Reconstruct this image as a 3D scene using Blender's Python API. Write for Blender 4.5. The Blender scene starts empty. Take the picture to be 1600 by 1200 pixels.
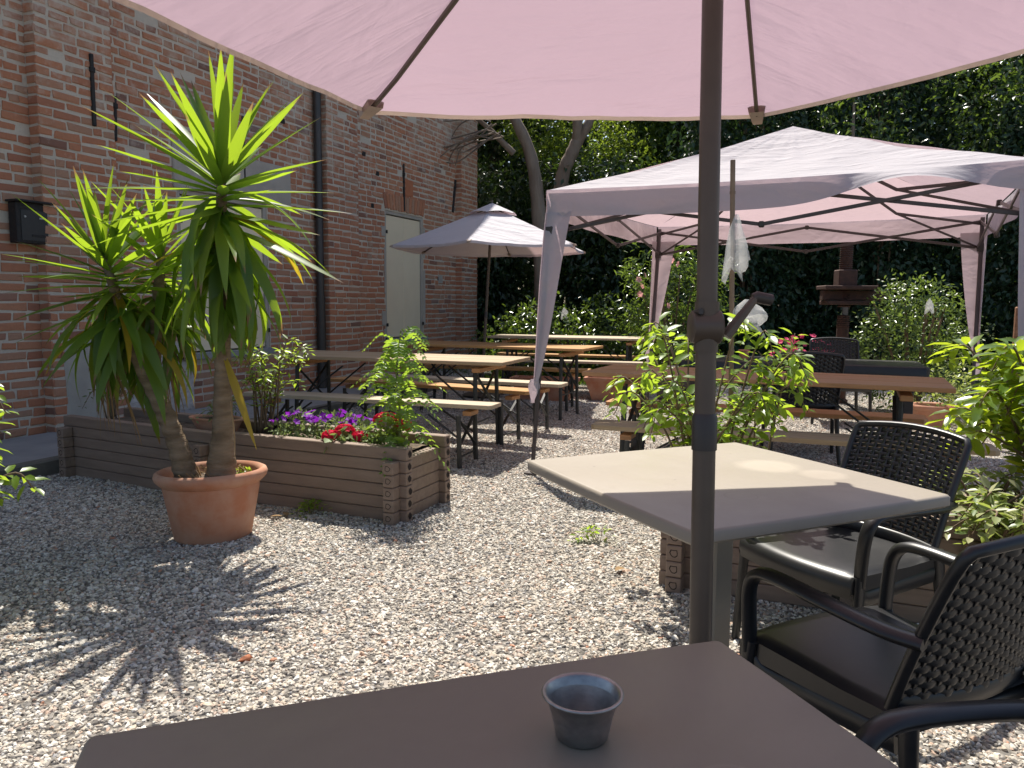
import bpy, bmesh, math, random
import numpy as np
from mathutils import Vector, Matrix, noise
S = bpy.context.scene
COL = S.collection
rnd = random.Random(7)
NP = np.random.default_rng(11)
R = math.radians
PI = math.pi

# ------------------------------------------------------------------ camera, sky, sun, exposure
cam = bpy.data.cameras.new('camera'); camo = bpy.data.objects.new('camera', cam); COL.objects.link(camo)
cam.sensor_width = 36; cam.lens = 27.0; cam.clip_start = 0.05; cam.clip_end = 500
CAMZ = 1.22
camo.matrix_world = (Matrix.Translation((0, 0, CAMZ)) @ Matrix.Rotation(R(90 - 6), 4, 'X') @ Matrix.Rotation(R(0.4), 4, 'Z'))
S.camera = camo
SUNH = Vector((-0.065, 0.584, 1.0)).normalized()          # direction towards the sun
SUN_EL = math.asin(SUNH.z); SUN_AZ = math.atan2(SUNH.x, SUNH.y)
w = bpy.data.worlds.new('World'); S.world = w; w.use_nodes = True
nt = w.node_tree
sky = nt.nodes.new('ShaderNodeTexSky'); sky.sky_type = 'NISHITA'; sky.sun_disc = False
sky.sun_elevation = SUN_EL; sky.sun_rotation = SUN_AZ; sky.air_density = 1.0; sky.dust_density = 2.0; sky.ozone_density = 1.0
bg = nt.nodes['Background']; bg.inputs['Strength'].default_value = 0.095
nt.links.new(sky.outputs[0], bg.inputs['Color'])
sl = bpy.data.lights.new('sun', 'SUN'); sl.energy = 5.0; sl.angle = R(0.53); sl.color = (1.0, 0.945, 0.85)
so = bpy.data.objects.new('sun', sl); COL.objects.link(so)
so.rotation_euler = SUNH.to_track_quat('Z', 'Y').to_euler(); so.location = (0, 6, 20)
S.view_settings.view_transform = 'Standard'; S.view_settings.look = 'None'
S.view_settings.gamma = 1; S.view_settings.use_curve_mapping = False
S.view_settings.exposure = 0.8
S.render.engine = 'CYCLES'
S.cycles.max_bounces = 8; S.cycles.diffuse_bounces = 5; S.cycles.glossy_bounces = 3
S.cycles.transmission_bounces = 5; S.cycles.transparent_max_bounces = 6
S.cycles.sample_clamp_indirect = 6.0
try: S.cycles.use_denoising = True
except Exception: pass

# ------------------------------------------------------------------ mesh helpers
class MB:
    def __init__(s): s.v = []; s.f = []
    def add(s, vs, fs, M=None):
        b = len(s.v)
        if M is not None: vs = [M @ Vector(q) for q in vs]
        s.v += [tuple(q) for q in vs]; s.f += [tuple(i + b for i in q) for q in fs]
    def mesh(s, name, smooth=False, ang=None):
        me = bpy.data.meshes.new(name); me.from_pydata(s.v, [], s.f); me.update()
        if smooth:
            me.shade_smooth()
            if ang: me.set_sharp_from_angle(angle=R(ang))
        return me

def _cbox_topology():
    sg = [(a, b, c) for a in (-1, 1) for b in (-1, 1) for c in (-1, 1)]
    idx = {}; keys = []
    for s in sg:
        for k in range(3): idx[(s, k)] = len(keys); keys.append((s, k))
    F = []
    for k in range(3):
        o = [i for i in range(3) if i != k]
        for d in (-1, 1):
            q = []
            for a, b in ((-1, -1), (1, -1), (1, 1), (-1, 1)):
                s = [0, 0, 0]; s[k] = d; s[o[0]] = a; s[o[1]] = b; q.append(idx[(tuple(s), k)])
            F.append(q)
    for k in range(3):                     # edges along axis k
        o = [i for i in range(3) if i != k]
        for a in (-1, 1):
            for b in (-1, 1):
                s0 = [0, 0, 0]; s0[k] = -1; s0[o[0]] = a; s0[o[1]] = b
                s1 = list(s0); s1[k] = 1
                F.append([idx[(tuple(s0), o[0])], idx[(tuple(s1), o[0])], idx[(tuple(s1), o[1])], idx[(tuple(s0), o[1])]])
    for s in sg: F.append([idx[(s, 0)], idx[(s, 1)], idx[(s, 2)]])
    P = [Vector([s[i] * (1.0 if i == k else 0.8) for i in range(3)]) for s, k in keys]
    out = []
    for f in F:
        n = (P[f[1]] - P[f[0]]).cross(P[f[2]] - P[f[1]]); c = sum((P[i] for i in f), Vector())
        out.append(tuple(f) if n.dot(c) > 0 else tuple(reversed(f)))
    return keys, out
_CK, _CF = _cbox_topology()
def cbox(mb, c, s, bev=0.004, M=None):
    h = [x / 2 for x in s]; bev = min(bev, min(h) * 0.45)
    vs = [(c[0] + sg[0] * (h[0] - (0 if k == 0 else bev)), c[1] + sg[1] * (h[1] - (0 if k == 1 else bev)), c[2] + sg[2] * (h[2] - (0 if k == 2 else bev))) for sg, k in _CK]
    mb.add(vs, _CF, M)

def frames(pts, up=None):
    pts = [Vector(p) for p in pts]; T = []
    for i in range(len(pts)):
        a = pts[max(0, i - 1)]; b = pts[min(len(pts) - 1, i + 1)]; T.append((b - a).normalized())
    u = Vector(up) if up else (Vector((0, 0, 1)) if abs(T[0].z) < 0.9 else Vector((1, 0, 0)))
    n = (u - T[0] * u.dot(T[0])).normalized(); out = []
    for i, t in enumerate(T):
        if i: n = (n - t * n.dot(t)); n.normalize()
        out.append((pts[i], t, n, t.cross(n)))
    return out
def sweep(mb, pts, sec, up=None, scale=None, cap=True):
    fr = frames(pts, up); m = len(sec); vs = []; fs = []
    for i, (p, t, n, b) in enumerate(fr):
        k = scale[i] if scale is not None else 1.0
        for a, c in sec: vs.append(p + n * (a * k) + b * (c * k))
    for i in range(len(fr) - 1):
        for j in range(m):
            j2 = (j + 1) % m; fs.append((i * m + j, i * m + j2, (i + 1) * m + j2, (i + 1) * m + j))
    if cap:
        fs.append(tuple(reversed(range(m)))); fs.append(tuple((len(fr) - 1) * m + j for j in range(m)))
    mb.add(vs, fs)
def circ(r, n=8, sx=1, sy=1): return [(r * sx * math.cos(2 * PI * i / n), r * sy * math.sin(2 * PI * i / n)) for i in range(n)]
def rsec(a, b, r=0.3):
    r = r * min(a, b); x, y = a / 2, b / 2
    return [(x - r, -y), (x, -y + r), (x, y - r), (x - r, y), (-x + r, y), (-x, y - r), (-x, -y + r), (-x + r, -y)]
def tube(mb, pts, r, n=8, up=None, cap=True):
    if isinstance(r, (int, float)): sweep(mb, pts, circ(r, n), up, None, cap)
    else: sweep(mb, pts, circ(1.0, n), up, r, cap)
def lathe(mb, prof, n=32, sx=1, sy=1, M=None, closed=False):
    vs = []; fs = []
    for r, z in prof:
        for i in range(n): vs.append((r * sx * math.cos(2 * PI * i / n), r * sy * math.sin(2 * PI * i / n), z))
    for k in range(len(prof) - 1):
        for i in range(n): j = (i + 1) % n; fs.append((k * n + i, k * n + j, (k + 1) * n + j, (k + 1) * n + i))
    if prof[0][0] > 1e-6: fs.append(tuple(reversed(range(n))))
    mb.add(vs, fs, M)
def grid(mb, fn, nu, nv, flip=False):
    vs = [fn(i / nu, j / nv) for i in range(nu + 1) for j in range(nv + 1)]; fs = []
    for i in range(nu):
        for j in range(nv):
            a = i * (nv + 1) + j; q = (a, a + nv + 1, a + nv + 2, a + 1); fs.append(tuple(reversed(q)) if flip else q)
    mb.add(vs, fs)
def cr(pts, n=6):
    """smooth curve through points"""
    P = [Vector(p) for p in pts]; P = [P[0] * 2 - P[1]] + P + [P[-1] * 2 - P[-2]]; out = []
    for i in range(1, len(P) - 2):
        for k in range(n):
            t = k / n; a, b, c, d = P[i - 1:i + 3]
            out.append(0.5 * ((2 * b) + (c - a) * t + (2 * a - 5 * b + 4 * c - d) * t * t + (3 * b - a - 3 * c + d) * t ** 3))
    out.append(P[-2]); return out

# ------------------------------------------------------------------ object helpers
def link(o, parent=None):
    COL.objects.link(o)
    if parent is not None: o.parent = parent
    return o
def obj(name, mb, m, parent=None, loc=(0, 0, 0), rot=(0, 0, 0), smooth=False, ang=40):
    me = mb.mesh(name, smooth, ang) if isinstance(mb, MB) else mb
    if m is not None and not me.materials: me.materials.append(m)
    o = bpy.data.objects.new(name, me); o.location = loc; o.rotation_euler = rot
    return link(o, parent)
def tag(o, label=None, cat=None, group=None, kind=None):
    if label: o['label'] = label
    if cat: o['category'] = cat
    if group: o['group'] = group
    if kind: o['kind'] = kind
    return o
def thing(name, label, cat, loc=(0, 0, 0), rz=0, group=None):
    o = bpy.data.objects.new(name, None); o.location = loc; o.rotation_euler = (0, 0, rz); o.empty_display_size = 0.1
    link(o); return tag(o, label, cat, group)
def dup(root, loc, rz, label, group=None):
    def cp(o, parent):
        c = o.copy(); link(c)
        if parent is not None: c.parent = parent
        for ch in list(o.children): cp(ch, c)
        return c
    c = cp(root, None); c.location = loc; c.rotation_euler = (0, 0, rz); c['label'] = label
    if group: c['group'] = group
    return c

# ------------------------------------------------------------------ materials
def new_mat(name):
    m = bpy.data.materials.new(name); m.use_nodes = True; n = m.node_tree
    return m, n, n.nodes['Principled BSDF'], n.nodes['Material Output']
def N(n, t, **kw):
    x = n.nodes.new(t)
    for k, v in kw.items(): setattr(x, k, v)
    return x
def coords(n, rndoff=True, scale=(1, 1, 1)):
    tc = N(n, 'ShaderNodeTexCoord'); mp = N(n, 'ShaderNodeMapping'); mp.inputs['Scale'].default_value = scale
    n.links.new(tc.outputs['Object'], mp.inputs['Vector'])
    if rndoff:
        oi = N(n, 'ShaderNodeObjectInfo'); mu = N(n, 'ShaderNodeMath', operation='MULTIPLY'); mu.inputs[1].default_value = 37.0
        n.links.new(oi.outputs['Random'], mu.inputs[0]); n.links.new(mu.outputs[0], mp.inputs['Location'])
    return mp.outputs[0]
def noise_tex(n, vec, scale, detail=4, rough=0.55, dist=0):
    t = N(n, 'ShaderNodeTexNoise'); t.inputs['Scale'].default_value = scale; t.inputs['Detail'].default_value = detail
    t.inputs['Roughness'].default_value = rough; t.inputs['Distortion'].default_value = dist
    if vec is not None: n.links.new(vec, t.inputs['Vector'])
    return t.outputs['Fac']
def ramp(n, fac, stops, interp='LINEAR'):
    r = N(n, 'ShaderNodeValToRGB'); r.color_ramp.interpolation = interp; e = r.color_ramp.elements
    while len(e) < len(stops): e.new(0.5)
    for i, (p, c) in enumerate(stops):
        e[i].position = p; e[i].color = (c[0], c[1], c[2], 1) if not isinstance(c, (int, float)) else (c, c, c, 1)
    n.links.new(fac, r.inputs['Fac']); return r.outputs['Color']
def mixc(n, fac, a, b, mode='MIX'):
    x = N(n, 'ShaderNodeMix', data_type='RGBA', blend_type=mode)
    for sock, v in ((x.inputs[0], fac), (x.inputs[6], a), (x.inputs[7], b)):
        if isinstance(v, (int, float)): sock.default_value = v
        elif isinstance(v, tuple): sock.default_value = (*v[:3], 1)
        else: n.links.new(v, sock)
    return x.outputs[2]
def math_(n, op, a, b=None, clamp=False):
    x = N(n, 'ShaderNodeMath', operation=op); x.use_clamp = clamp
    for i, v in enumerate((a, b)):
        if v is None: continue
        if isinstance(v, (int, float)): x.inputs[i].default_value = v
        else: n.links.new(v, x.inputs[i])
    return x.outputs[0]
def bump(n, b, h, strength=0.3, dist=0.01):
    x = N(n, 'ShaderNodeBump'); x.inputs['Strength'].default_value = strength; x.inputs['Distance'].default_value = dist
    n.links.new(h, x.inputs['Height']); n.links.new(x.outputs[0], b.inputs['Normal'])
def mat(name, c1, c2=None, scale=8, rough=0.6, bs=0.2, bscale=60, bd=0.003, spec=0.5, metal=0, stretch=(1, 1, 1), detail=5, lo=0.35, hi=0.65):
    m, n, b, o = new_mat(name); v = coords(n, True, stretch)
    c2 = c2 or tuple(x * 0.8 for x in c1)
    f = noise_tex(n, v, scale, detail); col = ramp(n, f, [(lo, c1), (hi, c2)])
    n.links.new(col, b.inputs['Base Color'])
    b.inputs['Roughness'].default_value = rough; b.inputs['Specular IOR Level'].default_value = spec; b.inputs['Metallic'].default_value = metal
    if bs: bump(n, b, noise_tex(n, v, bscale, 4), bs, bd)
    return m
def leaf_mat(name, c1, c2, tr, k=0.35, rough=0.4, spec=0.5, c3=None, tips=False):
    m, n, b, o = new_mat(name)
    g = N(n, 'ShaderNodeNewGeometry'); oi = N(n, 'ShaderNodeObjectInfo')
    f = math_(n, 'FRACT', math_(n, 'ADD', g.outputs['Random Per Island'], oi.outputs['Random']))
    st = [(0.0, c1), (0.75, c2), (1.0, c3 or c2)]
    col = ramp(n, f, st); trc = mixc(n, f, tr, tuple(x * 0.7 for x in tr))
    if tips:                       # brown, dried tips
        at = N(n, 'ShaderNodeAttribute'); at.attribute_name = 'along'
        k2 = ramp(n, math_(n, 'ADD', at.outputs['Fac'], math_(n, 'MULTIPLY', f, 0.06)), [(0.93, 0.0), (0.985, 1.0)])
        col = mixc(n, k2, col, (0.22, 0.13, 0.06)); trc = mixc(n, k2, trc, (0.3, 0.18, 0.08))
    n.links.new(col, b.inputs['Base Color'])
    b.inputs['Roughness'].default_value = rough; b.inputs['Specular IOR Level'].default_value = spec
    t = N(n, 'ShaderNodeBsdfTranslucent'); hs = N(n, 'ShaderNodeMix', data_type='RGBA')
    n.links.new(trc, t.inputs['Color'])
    mx = N(n, 'ShaderNodeMixShader'); mx.inputs[0].default_value = k
    n.links.new(b.outputs[0], mx.inputs[1]); n.links.new(t.outputs[0], mx.inputs[2]); n.links.new(mx.outputs[0], o.inputs['Surface'])
    n.nodes.remove(hs)
    return m
def cloth_mat(name, c1, tr, k=0.4, weave=700):
    m, n, b, o = new_mat(name); v = coords(n, True)
    f = noise_tex(n, v, 2.2, 4); col = ramp(n, f, [(0.3, c1), (0.75, tuple(x * 0.94 for x in c1))])
    n.links.new(col, b.inputs['Base Color']); b.inputs['Roughness'].default_value = 0.8; b.inputs['Specular IOR Level'].default_value = 0.2
    h = math_(n, 'ADD', math_(n, 'MULTIPLY', noise_tex(n, v, 6, 3, 0.5, 0.8), 1.0), math_(n, 'MULTIPLY', noise_tex(n, v, weave, 1), 0.03))
    mp = N(n, 'ShaderNodeMapping'); mp.inputs['Rotation'].default_value = (0, 0, 0.6); mp.inputs['Scale'].default_value = (1.3, 7.0, 3.0); n.links.new(v, mp.inputs['Vector'])
    w1 = noise_tex(n, mp.outputs[0], 1.6, 3, 0.5, 0.5)
    mp2 = N(n, 'ShaderNodeMapping'); mp2.inputs['Rotation'].default_value = (0, 0, -0.5); mp2.inputs['Scale'].default_value = (1.2, 6.0, 3.0); n.links.new(v, mp2.inputs['Vector'])
    w2 = noise_tex(n, mp2.outputs[0], 1.3, 3, 0.5, 0.5)
    h = math_(n, 'ADD', math_(n, 'MULTIPLY', h, 0.4), math_(n, 'ADD', math_(n, 'POWER', w1, 3.0), math_(n, 'POWER', w2, 3.0)))
    bump(n, b, h, 0.7, 0.035)
    t = N(n, 'ShaderNodeBsdfTranslucent'); bp = b.inputs['Normal'].links[0].from_socket; n.links.new(bp, t.inputs['Normal'])
    n.links.new(mixc(n, f, tr, tuple(x * 0.86 for x in tr)), t.inputs['Color'])
    mx = N(n, 'ShaderNodeMixShader'); mx.inputs[0].default_value = k
    n.links.new(b.outputs[0], mx.inputs[1]); n.links.new(t.outputs[0], mx.inputs[2]); n.links.new(mx.outputs[0], o.inputs['Surface'])
    return m
def wood_mat(name, c1, c2, c3, rough=0.55, spec=0.35):
    m, n, b, o = new_mat(name); v = coords(n, True, (1.2, 14, 14)); v2 = coords(n, True, (1, 3, 3))
    f = noise_tex(n, v, 3.0, 6, 0.6, 0.6); g = noise_tex(n, v2, 2.5, 4)
    col = ramp(n, f, [(0.3, c1), (0.55, c2), (0.75, c3)])
    col = mixc(n, math_(n, 'MULTIPLY', g, 0.55), col, tuple(x * 0.65 for x in c2), 'MIX')
    n.links.new(col, b.inputs['Base Color']); b.inputs['Roughness'].default_value = rough; b.inputs['Specular IOR Level'].default_value = spec
    bump(n, b, f, 0.35, 0.002)
    return m

M = {}
M['pink_cloth'] = cloth_mat('beige_parasol_fabric', (0.48, 0.44, 0.445), (0.375, 0.263, 0.325), 0.5)
M['gazebo_cloth'] = cloth_mat('gazebo_fabric', (0.64, 0.615, 0.65), (0.55, 0.405, 0.44), 0.44)
M['parasol_cloth'] = cloth_mat('far_parasol_fabric', (0.66, 0.63, 0.66), (0.40, 0.27, 0.29), 0.25)
M['white_net'] = cloth_mat('white_net', (0.75, 0.76, 0.75), (0.7, 0.7, 0.7), 0.5)
n_ = M['white_net'].node_tree; o_ = n_.nodes['Material Output']; src = o_.inputs['Surface'].links[0].from_socket
tb = n_.nodes.new('ShaderNodeBsdfTransparent'); mx_ = n_.nodes.new('ShaderNodeMixShader'); mx_.inputs[0].default_value = 0.55
n_.links.new(src, mx_.inputs[1]); n_.links.new(tb.outputs[0], mx_.inputs[2]); n_.links.new(mx_.outputs[0], o_.inputs['Surface'])
M['hem'] = cloth_mat('beige_hem', (0.50, 0.41, 0.35), (0.42, 0.32, 0.26), 0.35)
M['pole'] = mat('taupe_painted_metal', (0.098, 0.075, 0.057), (0.082, 0.062, 0.047), 10, 0.42, 0.05, 200)
M['pole_dark'] = mat('dark_taupe_metal', (0.045, 0.038, 0.034), (0.035, 0.03, 0.027), 10, 0.45, 0.05, 200)
M['steel_dark'] = mat('dark_green_steel', (0.022, 0.026, 0.026), (0.035, 0.036, 0.034), 14, 0.5, 0.15, 120)
M['gazebo_steel'] = mat('grey_brown_steel', (0.075, 0.058, 0.056), (0.055, 0.045, 0.044), 10, 0.45, 0.05)
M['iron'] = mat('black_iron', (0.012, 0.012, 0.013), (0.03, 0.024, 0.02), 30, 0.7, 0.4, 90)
M['black_plastic'] = mat('black_resin', (0.014, 0.0145, 0.016), (0.018, 0.018, 0.019), 30, 0.36, 0.12, 900, 0.0006, 0.5)
M['table_top'] = mat('beige_laminate', (0.335, 0.30, 0.25), (0.295, 0.262, 0.217), 2.2, 0.42, 0.04, 500, 0.0008, 0.45)
M['table_top_taupe'] = mat('taupe_laminate', (0.285, 0.24, 0.20), (0.26, 0.217, 0.182), 3, 0.40, 0.04, 500, 0.0008, 0.45)
def laminate(name, c, rings):
    m, n, b, o = new_mat(name); v = coords(n, False)
    f = noise_tex(n, v, 3.5, 5, 0.6, 0.4); g = noise_tex(n, v, 26, 4, 0.6)
    col = ramp(n, f, [(0.3, c), (0.7, tuple(x * 0.87 for x in c))]); col = mixc(n, math_(n, 'MULTIPLY', g, 0.16), col, tuple(x * 0.72 for x in c))
    vo = N(n, 'ShaderNodeTexVoronoi'); vo.inputs['Scale'].default_value = 17; n.links.new(v, vo.inputs['Vector'])
    sp = N(n, 'ShaderNodeSeparateColor'); n.links.new(vo.outputs['Color'], sp.inputs[0])
    k = math_(n, 'MULTIPLY', ramp(n, vo.outputs['Distance'], [(0.05, 1.0), (0.085, 0.0)]), ramp(n, sp.outputs[0], [(0.80, 0.0), (0.82, 0.75)]))
    col = mixc(n, k, col, tuple(x * 0.35 for x in c))
    for (x, y, r, wd_, am) in rings:
        d = N(n, 'ShaderNodeVectorMath', operation='DISTANCE'); cb = N(n, 'ShaderNodeVectorMath', operation='MULTIPLY'); cb.inputs[1].default_value = (1, 1, 0); n.links.new(v, cb.inputs[0]); n.links.new(cb.outputs[0], d.inputs[0]); d.inputs[1].default_value = (x, y, 0)
        e = math_(n, 'ADD', math_(n, 'ABSOLUTE', math_(n, 'SUBTRACT', d.outputs['Value'], r)), math_(n, 'MULTIPLY', math_(n, 'SUBTRACT', f, 0.5), wd_ * 1.2))
        col = mixc(n, math_(n, 'MULTIPLY', ramp(n, e, [(wd_ * .7, 1.0), (wd_ * 1.1, 0.0)]), abs(am)), col, tuple(min(1, x * (1.25 if am > 0 else 0.7)) for x in c))
    n.links.new(col, b.inputs['Base Color']); n.links.new(ramp(n, f, [(0.3, 0.36), (0.7, 0.52)]), b.inputs['Roughness']); b.inputs['Specular IOR Level'].default_value = 0.45
    bump(n, b, noise_tex(n, v, 420, 2), 0.06, 0.001); return m
M['table_top'] = laminate('beige_laminate', (0.31, 0.275, 0.225), [(-.05, .22, .0, .09, .8), (.10, .28, .0, .06, .7), (.2, -.1, .04, .003, -.5)])
M['table_top_taupe'] = laminate('taupe_laminate', (0.295, 0.245, 0.188), [(-.15, .18, .042, .003, -.45), (.22, .1, .038, .0025, .4)])
M['terracotta'] = mat('terracotta', (0.44, 0.18, 0.10), (0.50, 0.29, 0.20), 7, 0.75, 0.25, 70, 0.002, 0.25)
M['soil'] = mat('dry_soil', (0.06, 0.042, 0.03), (0.16, 0.115, 0.075), 25, 0.95, 0.9, 60, 0.02)
M['bark'] = mat('grey_bark', (0.17, 0.13, 0.10), (0.26, 0.215, 0.175), 6, 0.9, 0.8, 18, 0.03, 0.2, 0, (1, 1, 0.25))
M['yucca_bark'] = mat('yucca_bark', (0.15, 0.105, 0.065), (0.27, 0.20, 0.135), 12, 0.9, 0.9, 30, 0.012, 0.2, 0, (0.6, 0.6, 2.2))
M['recycled'] = mat('brown_recycled_plank', (0.20, 0.142, 0.107), (0.245, 0.18, 0.138), 5, 0.55, 0.35, 160, 0.002, 0.4, 0, (1, 6, 6))
M['hole_shade'] = mat('hollow_end_shade', (0.010, 0.007, 0.006), (0.026, 0.017, 0.013), 60, 0.9, 0.6, 80, 0.006)  # near-black colour stands in for the shade inside the plank ends
M['wood_grey'] = wood_mat('weathered_spruce', (0.48, 0.36, 0.225), (0.40, 0.29, 0.18), (0.26, 0.18, 0.11))
M['wood_pale'] = wood_mat('sun_bleached_board', (0.55, 0.46, 0.33), (0.47, 0.385, 0.27), (0.33, 0.265, 0.185))
M['wood_orange'] = wood_mat('orange_varnished_board', (0.56, 0.32, 0.13), (0.50, 0.275, 0.11), (0.37, 0.19, 0.075), 0.42)
M['wood_red'] = wood_mat('reddish_brown_board', (0.58, 0.31, 0.145), (0.50, 0.26, 0.12), (0.35, 0.175, 0.08), 0.42)
M['log_wood'] = wood_mat('rough_log_boards', (0.40, 0.22, 0.13), (0.26, 0.135, 0.075), (0.10, 0.055, 0.03), 0.85)
M['concrete'] = mat('grey_concrete', (0.235, 0.235, 0.235), (0.31, 0.305, 0.295), 3, 0.85, 0.3, 90, 0.004)
M['kerb'] = mat('mossy_kerb', (0.10, 0.095, 0.075), (0.16, 0.15, 0.125), 6, 0.9, 0.5, 50, 0.006)
M['plaster'] = mat('grey_plaster', (0.44, 0.40, 0.345), (0.37, 0.335, 0.29), 5, 0.9, 0.45, 40, 0.01)
M['roughcast'] = mat('white_roughcast', (0.62, 0.575, 0.54), (0.47, 0.43, 0.40), 9, 0.95, 0.9, 26, 0.03)
M['cream'] = mat('cream_shutter_paint', (0.84, 0.72, 0.52), (0.80, 0.68, 0.49), 3, 0.32, 0.08, 60)
M['vent_tile'] = mat('orange_vent_tile', (0.46, 0.17, 0.08), (0.40, 0.14, 0.065), 12, 0.8)
M['downpipe'] = mat('dark_brown_pipe', (0.05, 0.044, 0.042), (0.04, 0.036, 0.035), 6, 0.4, 0.08)
M['rust'] = mat('rusty_cast_iron', (0.055, 0.027, 0.02), (0.085, 0.038, 0.027), 18, 0.8, 0.5, 60, 0.006)
M['tin'] = mat('dull_tin', (0.43, 0.425, 0.41), (0.30, 0.30, 0.295), 60, 0.36, 0.25, 140, 0.001, 0.5, 0.9)
M['tin_dull'] = mat('cup_inside_tin', (0.50, 0.49, 0.46), (0.34, 0.335, 0.32), 45, 0.45, 0.4, 120, 0.001, 0.5, 0.8)
M['bamboo'] = mat('bamboo_cane', (0.27, 0.185, 0.12), (0.21, 0.14, 0.09), 9, 0.6)
M['leaf_yucca'] = leaf_mat('yucca_leaf', (0.060, 0.13, 0.026), (0.085, 0.16, 0.03), (0.47, 0.67, 0.035), 0.46, 0.34, 0.5, (0.10, 0.15, 0.04), tips=True)
M['leaf_yellow'] = leaf_mat('yellowing_yucca_leaf', (0.34, 0.25, 0.03), (0.40, 0.28, 0.03), (0.75, 0.55, 0.04), 0.4, 0.45)
M['leaf_dry'] = leaf_mat('dry_leaf', (0.24, 0.15, 0.075), (0.34, 0.23, 0.12), (0.35, 0.22, 0.1), 0.2, 0.8, 0.2)
M['leaf_bright'] = leaf_mat('bright_green_leaf', (0.085, 0.16, 0.024), (0.115, 0.20, 0.032), (0.52, 0.70, 0.05), 0.5, 0.36, 0.5)
M['leaf_pinnate'] = leaf_mat('acacia_leaflet', (0.09, 0.18, 0.035), (0.13, 0.24, 0.05), (0.46, 0.66, 0.06), 0.48, 0.4)
M['leaf_photinia'] = leaf_mat('cherry_laurel_leaf', (0.06, 0.12, 0.03), (0.11, 0.185, 0.036), (0.58, 0.72, 0.035), 0.48, 0.25, 0.6, (0.20, 0.24, 0.05))
M['leaf_varieg'] = leaf_mat('variegated_leaf', (0.10, 0.17, 0.05), (0.34, 0.36, 0.17), (0.45, 0.55, 0.10), 0.4, 0.4, 0.5, (0.45, 0.44, 0.26))
M['leaf_hedge'] = leaf_mat('hedge_leaf', (0.045, 0.08, 0.026), (0.07, 0.115, 0.035), (0.24, 0.36, 0.04), 0.33, 0.24, 0.7)
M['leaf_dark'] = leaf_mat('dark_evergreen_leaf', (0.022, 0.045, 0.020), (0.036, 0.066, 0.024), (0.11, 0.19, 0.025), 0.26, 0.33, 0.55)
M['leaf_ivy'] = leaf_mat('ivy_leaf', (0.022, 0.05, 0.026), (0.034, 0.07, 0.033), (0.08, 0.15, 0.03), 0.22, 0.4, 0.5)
M['leaf_light'] = leaf_mat('light_tree_leaf', (0.055, 0.10, 0.025), (0.085, 0.14, 0.03), (0.34, 0.46, 0.04), 0.42, 0.38, 0.5)
M['leaf_bush'] = leaf_mat('small_bush_leaf', (0.055, 0.10, 0.03), (0.085, 0.14, 0.038), (0.24, 0.34, 0.05), 0.35, 0.33, 0.55)
M['leaf_petunia'] = leaf_mat('petunia_leaf', (0.13, 0.19, 0.07), (0.19, 0.25, 0.10), (0.30, 0.40, 0.10), 0.3, 0.6)
M['stem'] = mat('brown_stem', (0.13, 0.085, 0.05), (0.19, 0.13, 0.08), 12, 0.8)
M['stem_green'] = mat('green_stem', (0.10, 0.14, 0.04), (0.15, 0.16, 0.06), 12, 0.6)
M['purple'] = leaf_mat('purple_petal', (0.16, 0.012, 0.33), (0.22, 0.02, 0.42), (0.35, 0.03, 0.6), 0.4, 0.6, 0.2)
M['red'] = leaf_mat('red_petal', (0.60, 0.012, 0.05), (0.72, 0.03, 0.09), (0.85, 0.03, 0.10), 0.4, 0.6, 0.2)
M['pink'] = leaf_mat('pink_petal', (0.70, 0.36, 0.34), (0.78, 0.46, 0.42), (0.8, 0.4, 0.4), 0.4, 0.6, 0.2)
M['hotpink'] = leaf_mat('hot_pink_petal', (0.70, 0.05, 0.16), (0.78, 0.09, 0.22), (0.8, 0.1, 0.2), 0.4, 0.6, 0.2)
M['grass'] = leaf_mat('grass_blade', (0.05, 0.11, 0.02), (0.09, 0.15, 0.03), (0.25, 0.38, 0.04), 0.35, 0.5)
M['lawn'] = mat('lawn_earth', (0.035, 0.06, 0.016), (0.06, 0.085, 0.025), 4, 0.95, 0.6, 30, 0.02)
M['forest_floor'] = mat('shaded_leaf_litter', (0.045, 0.038, 0.022), (0.03, 0.045, 0.018), 2, 0.95, 0.6, 20, 0.03)
M['roof_tile'] = mat('old_roof_tiles', (0.34, 0.16, 0.10), (0.26, 0.13, 0.085), 3, 0.9, 0.6, 12, 0.04)

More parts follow.
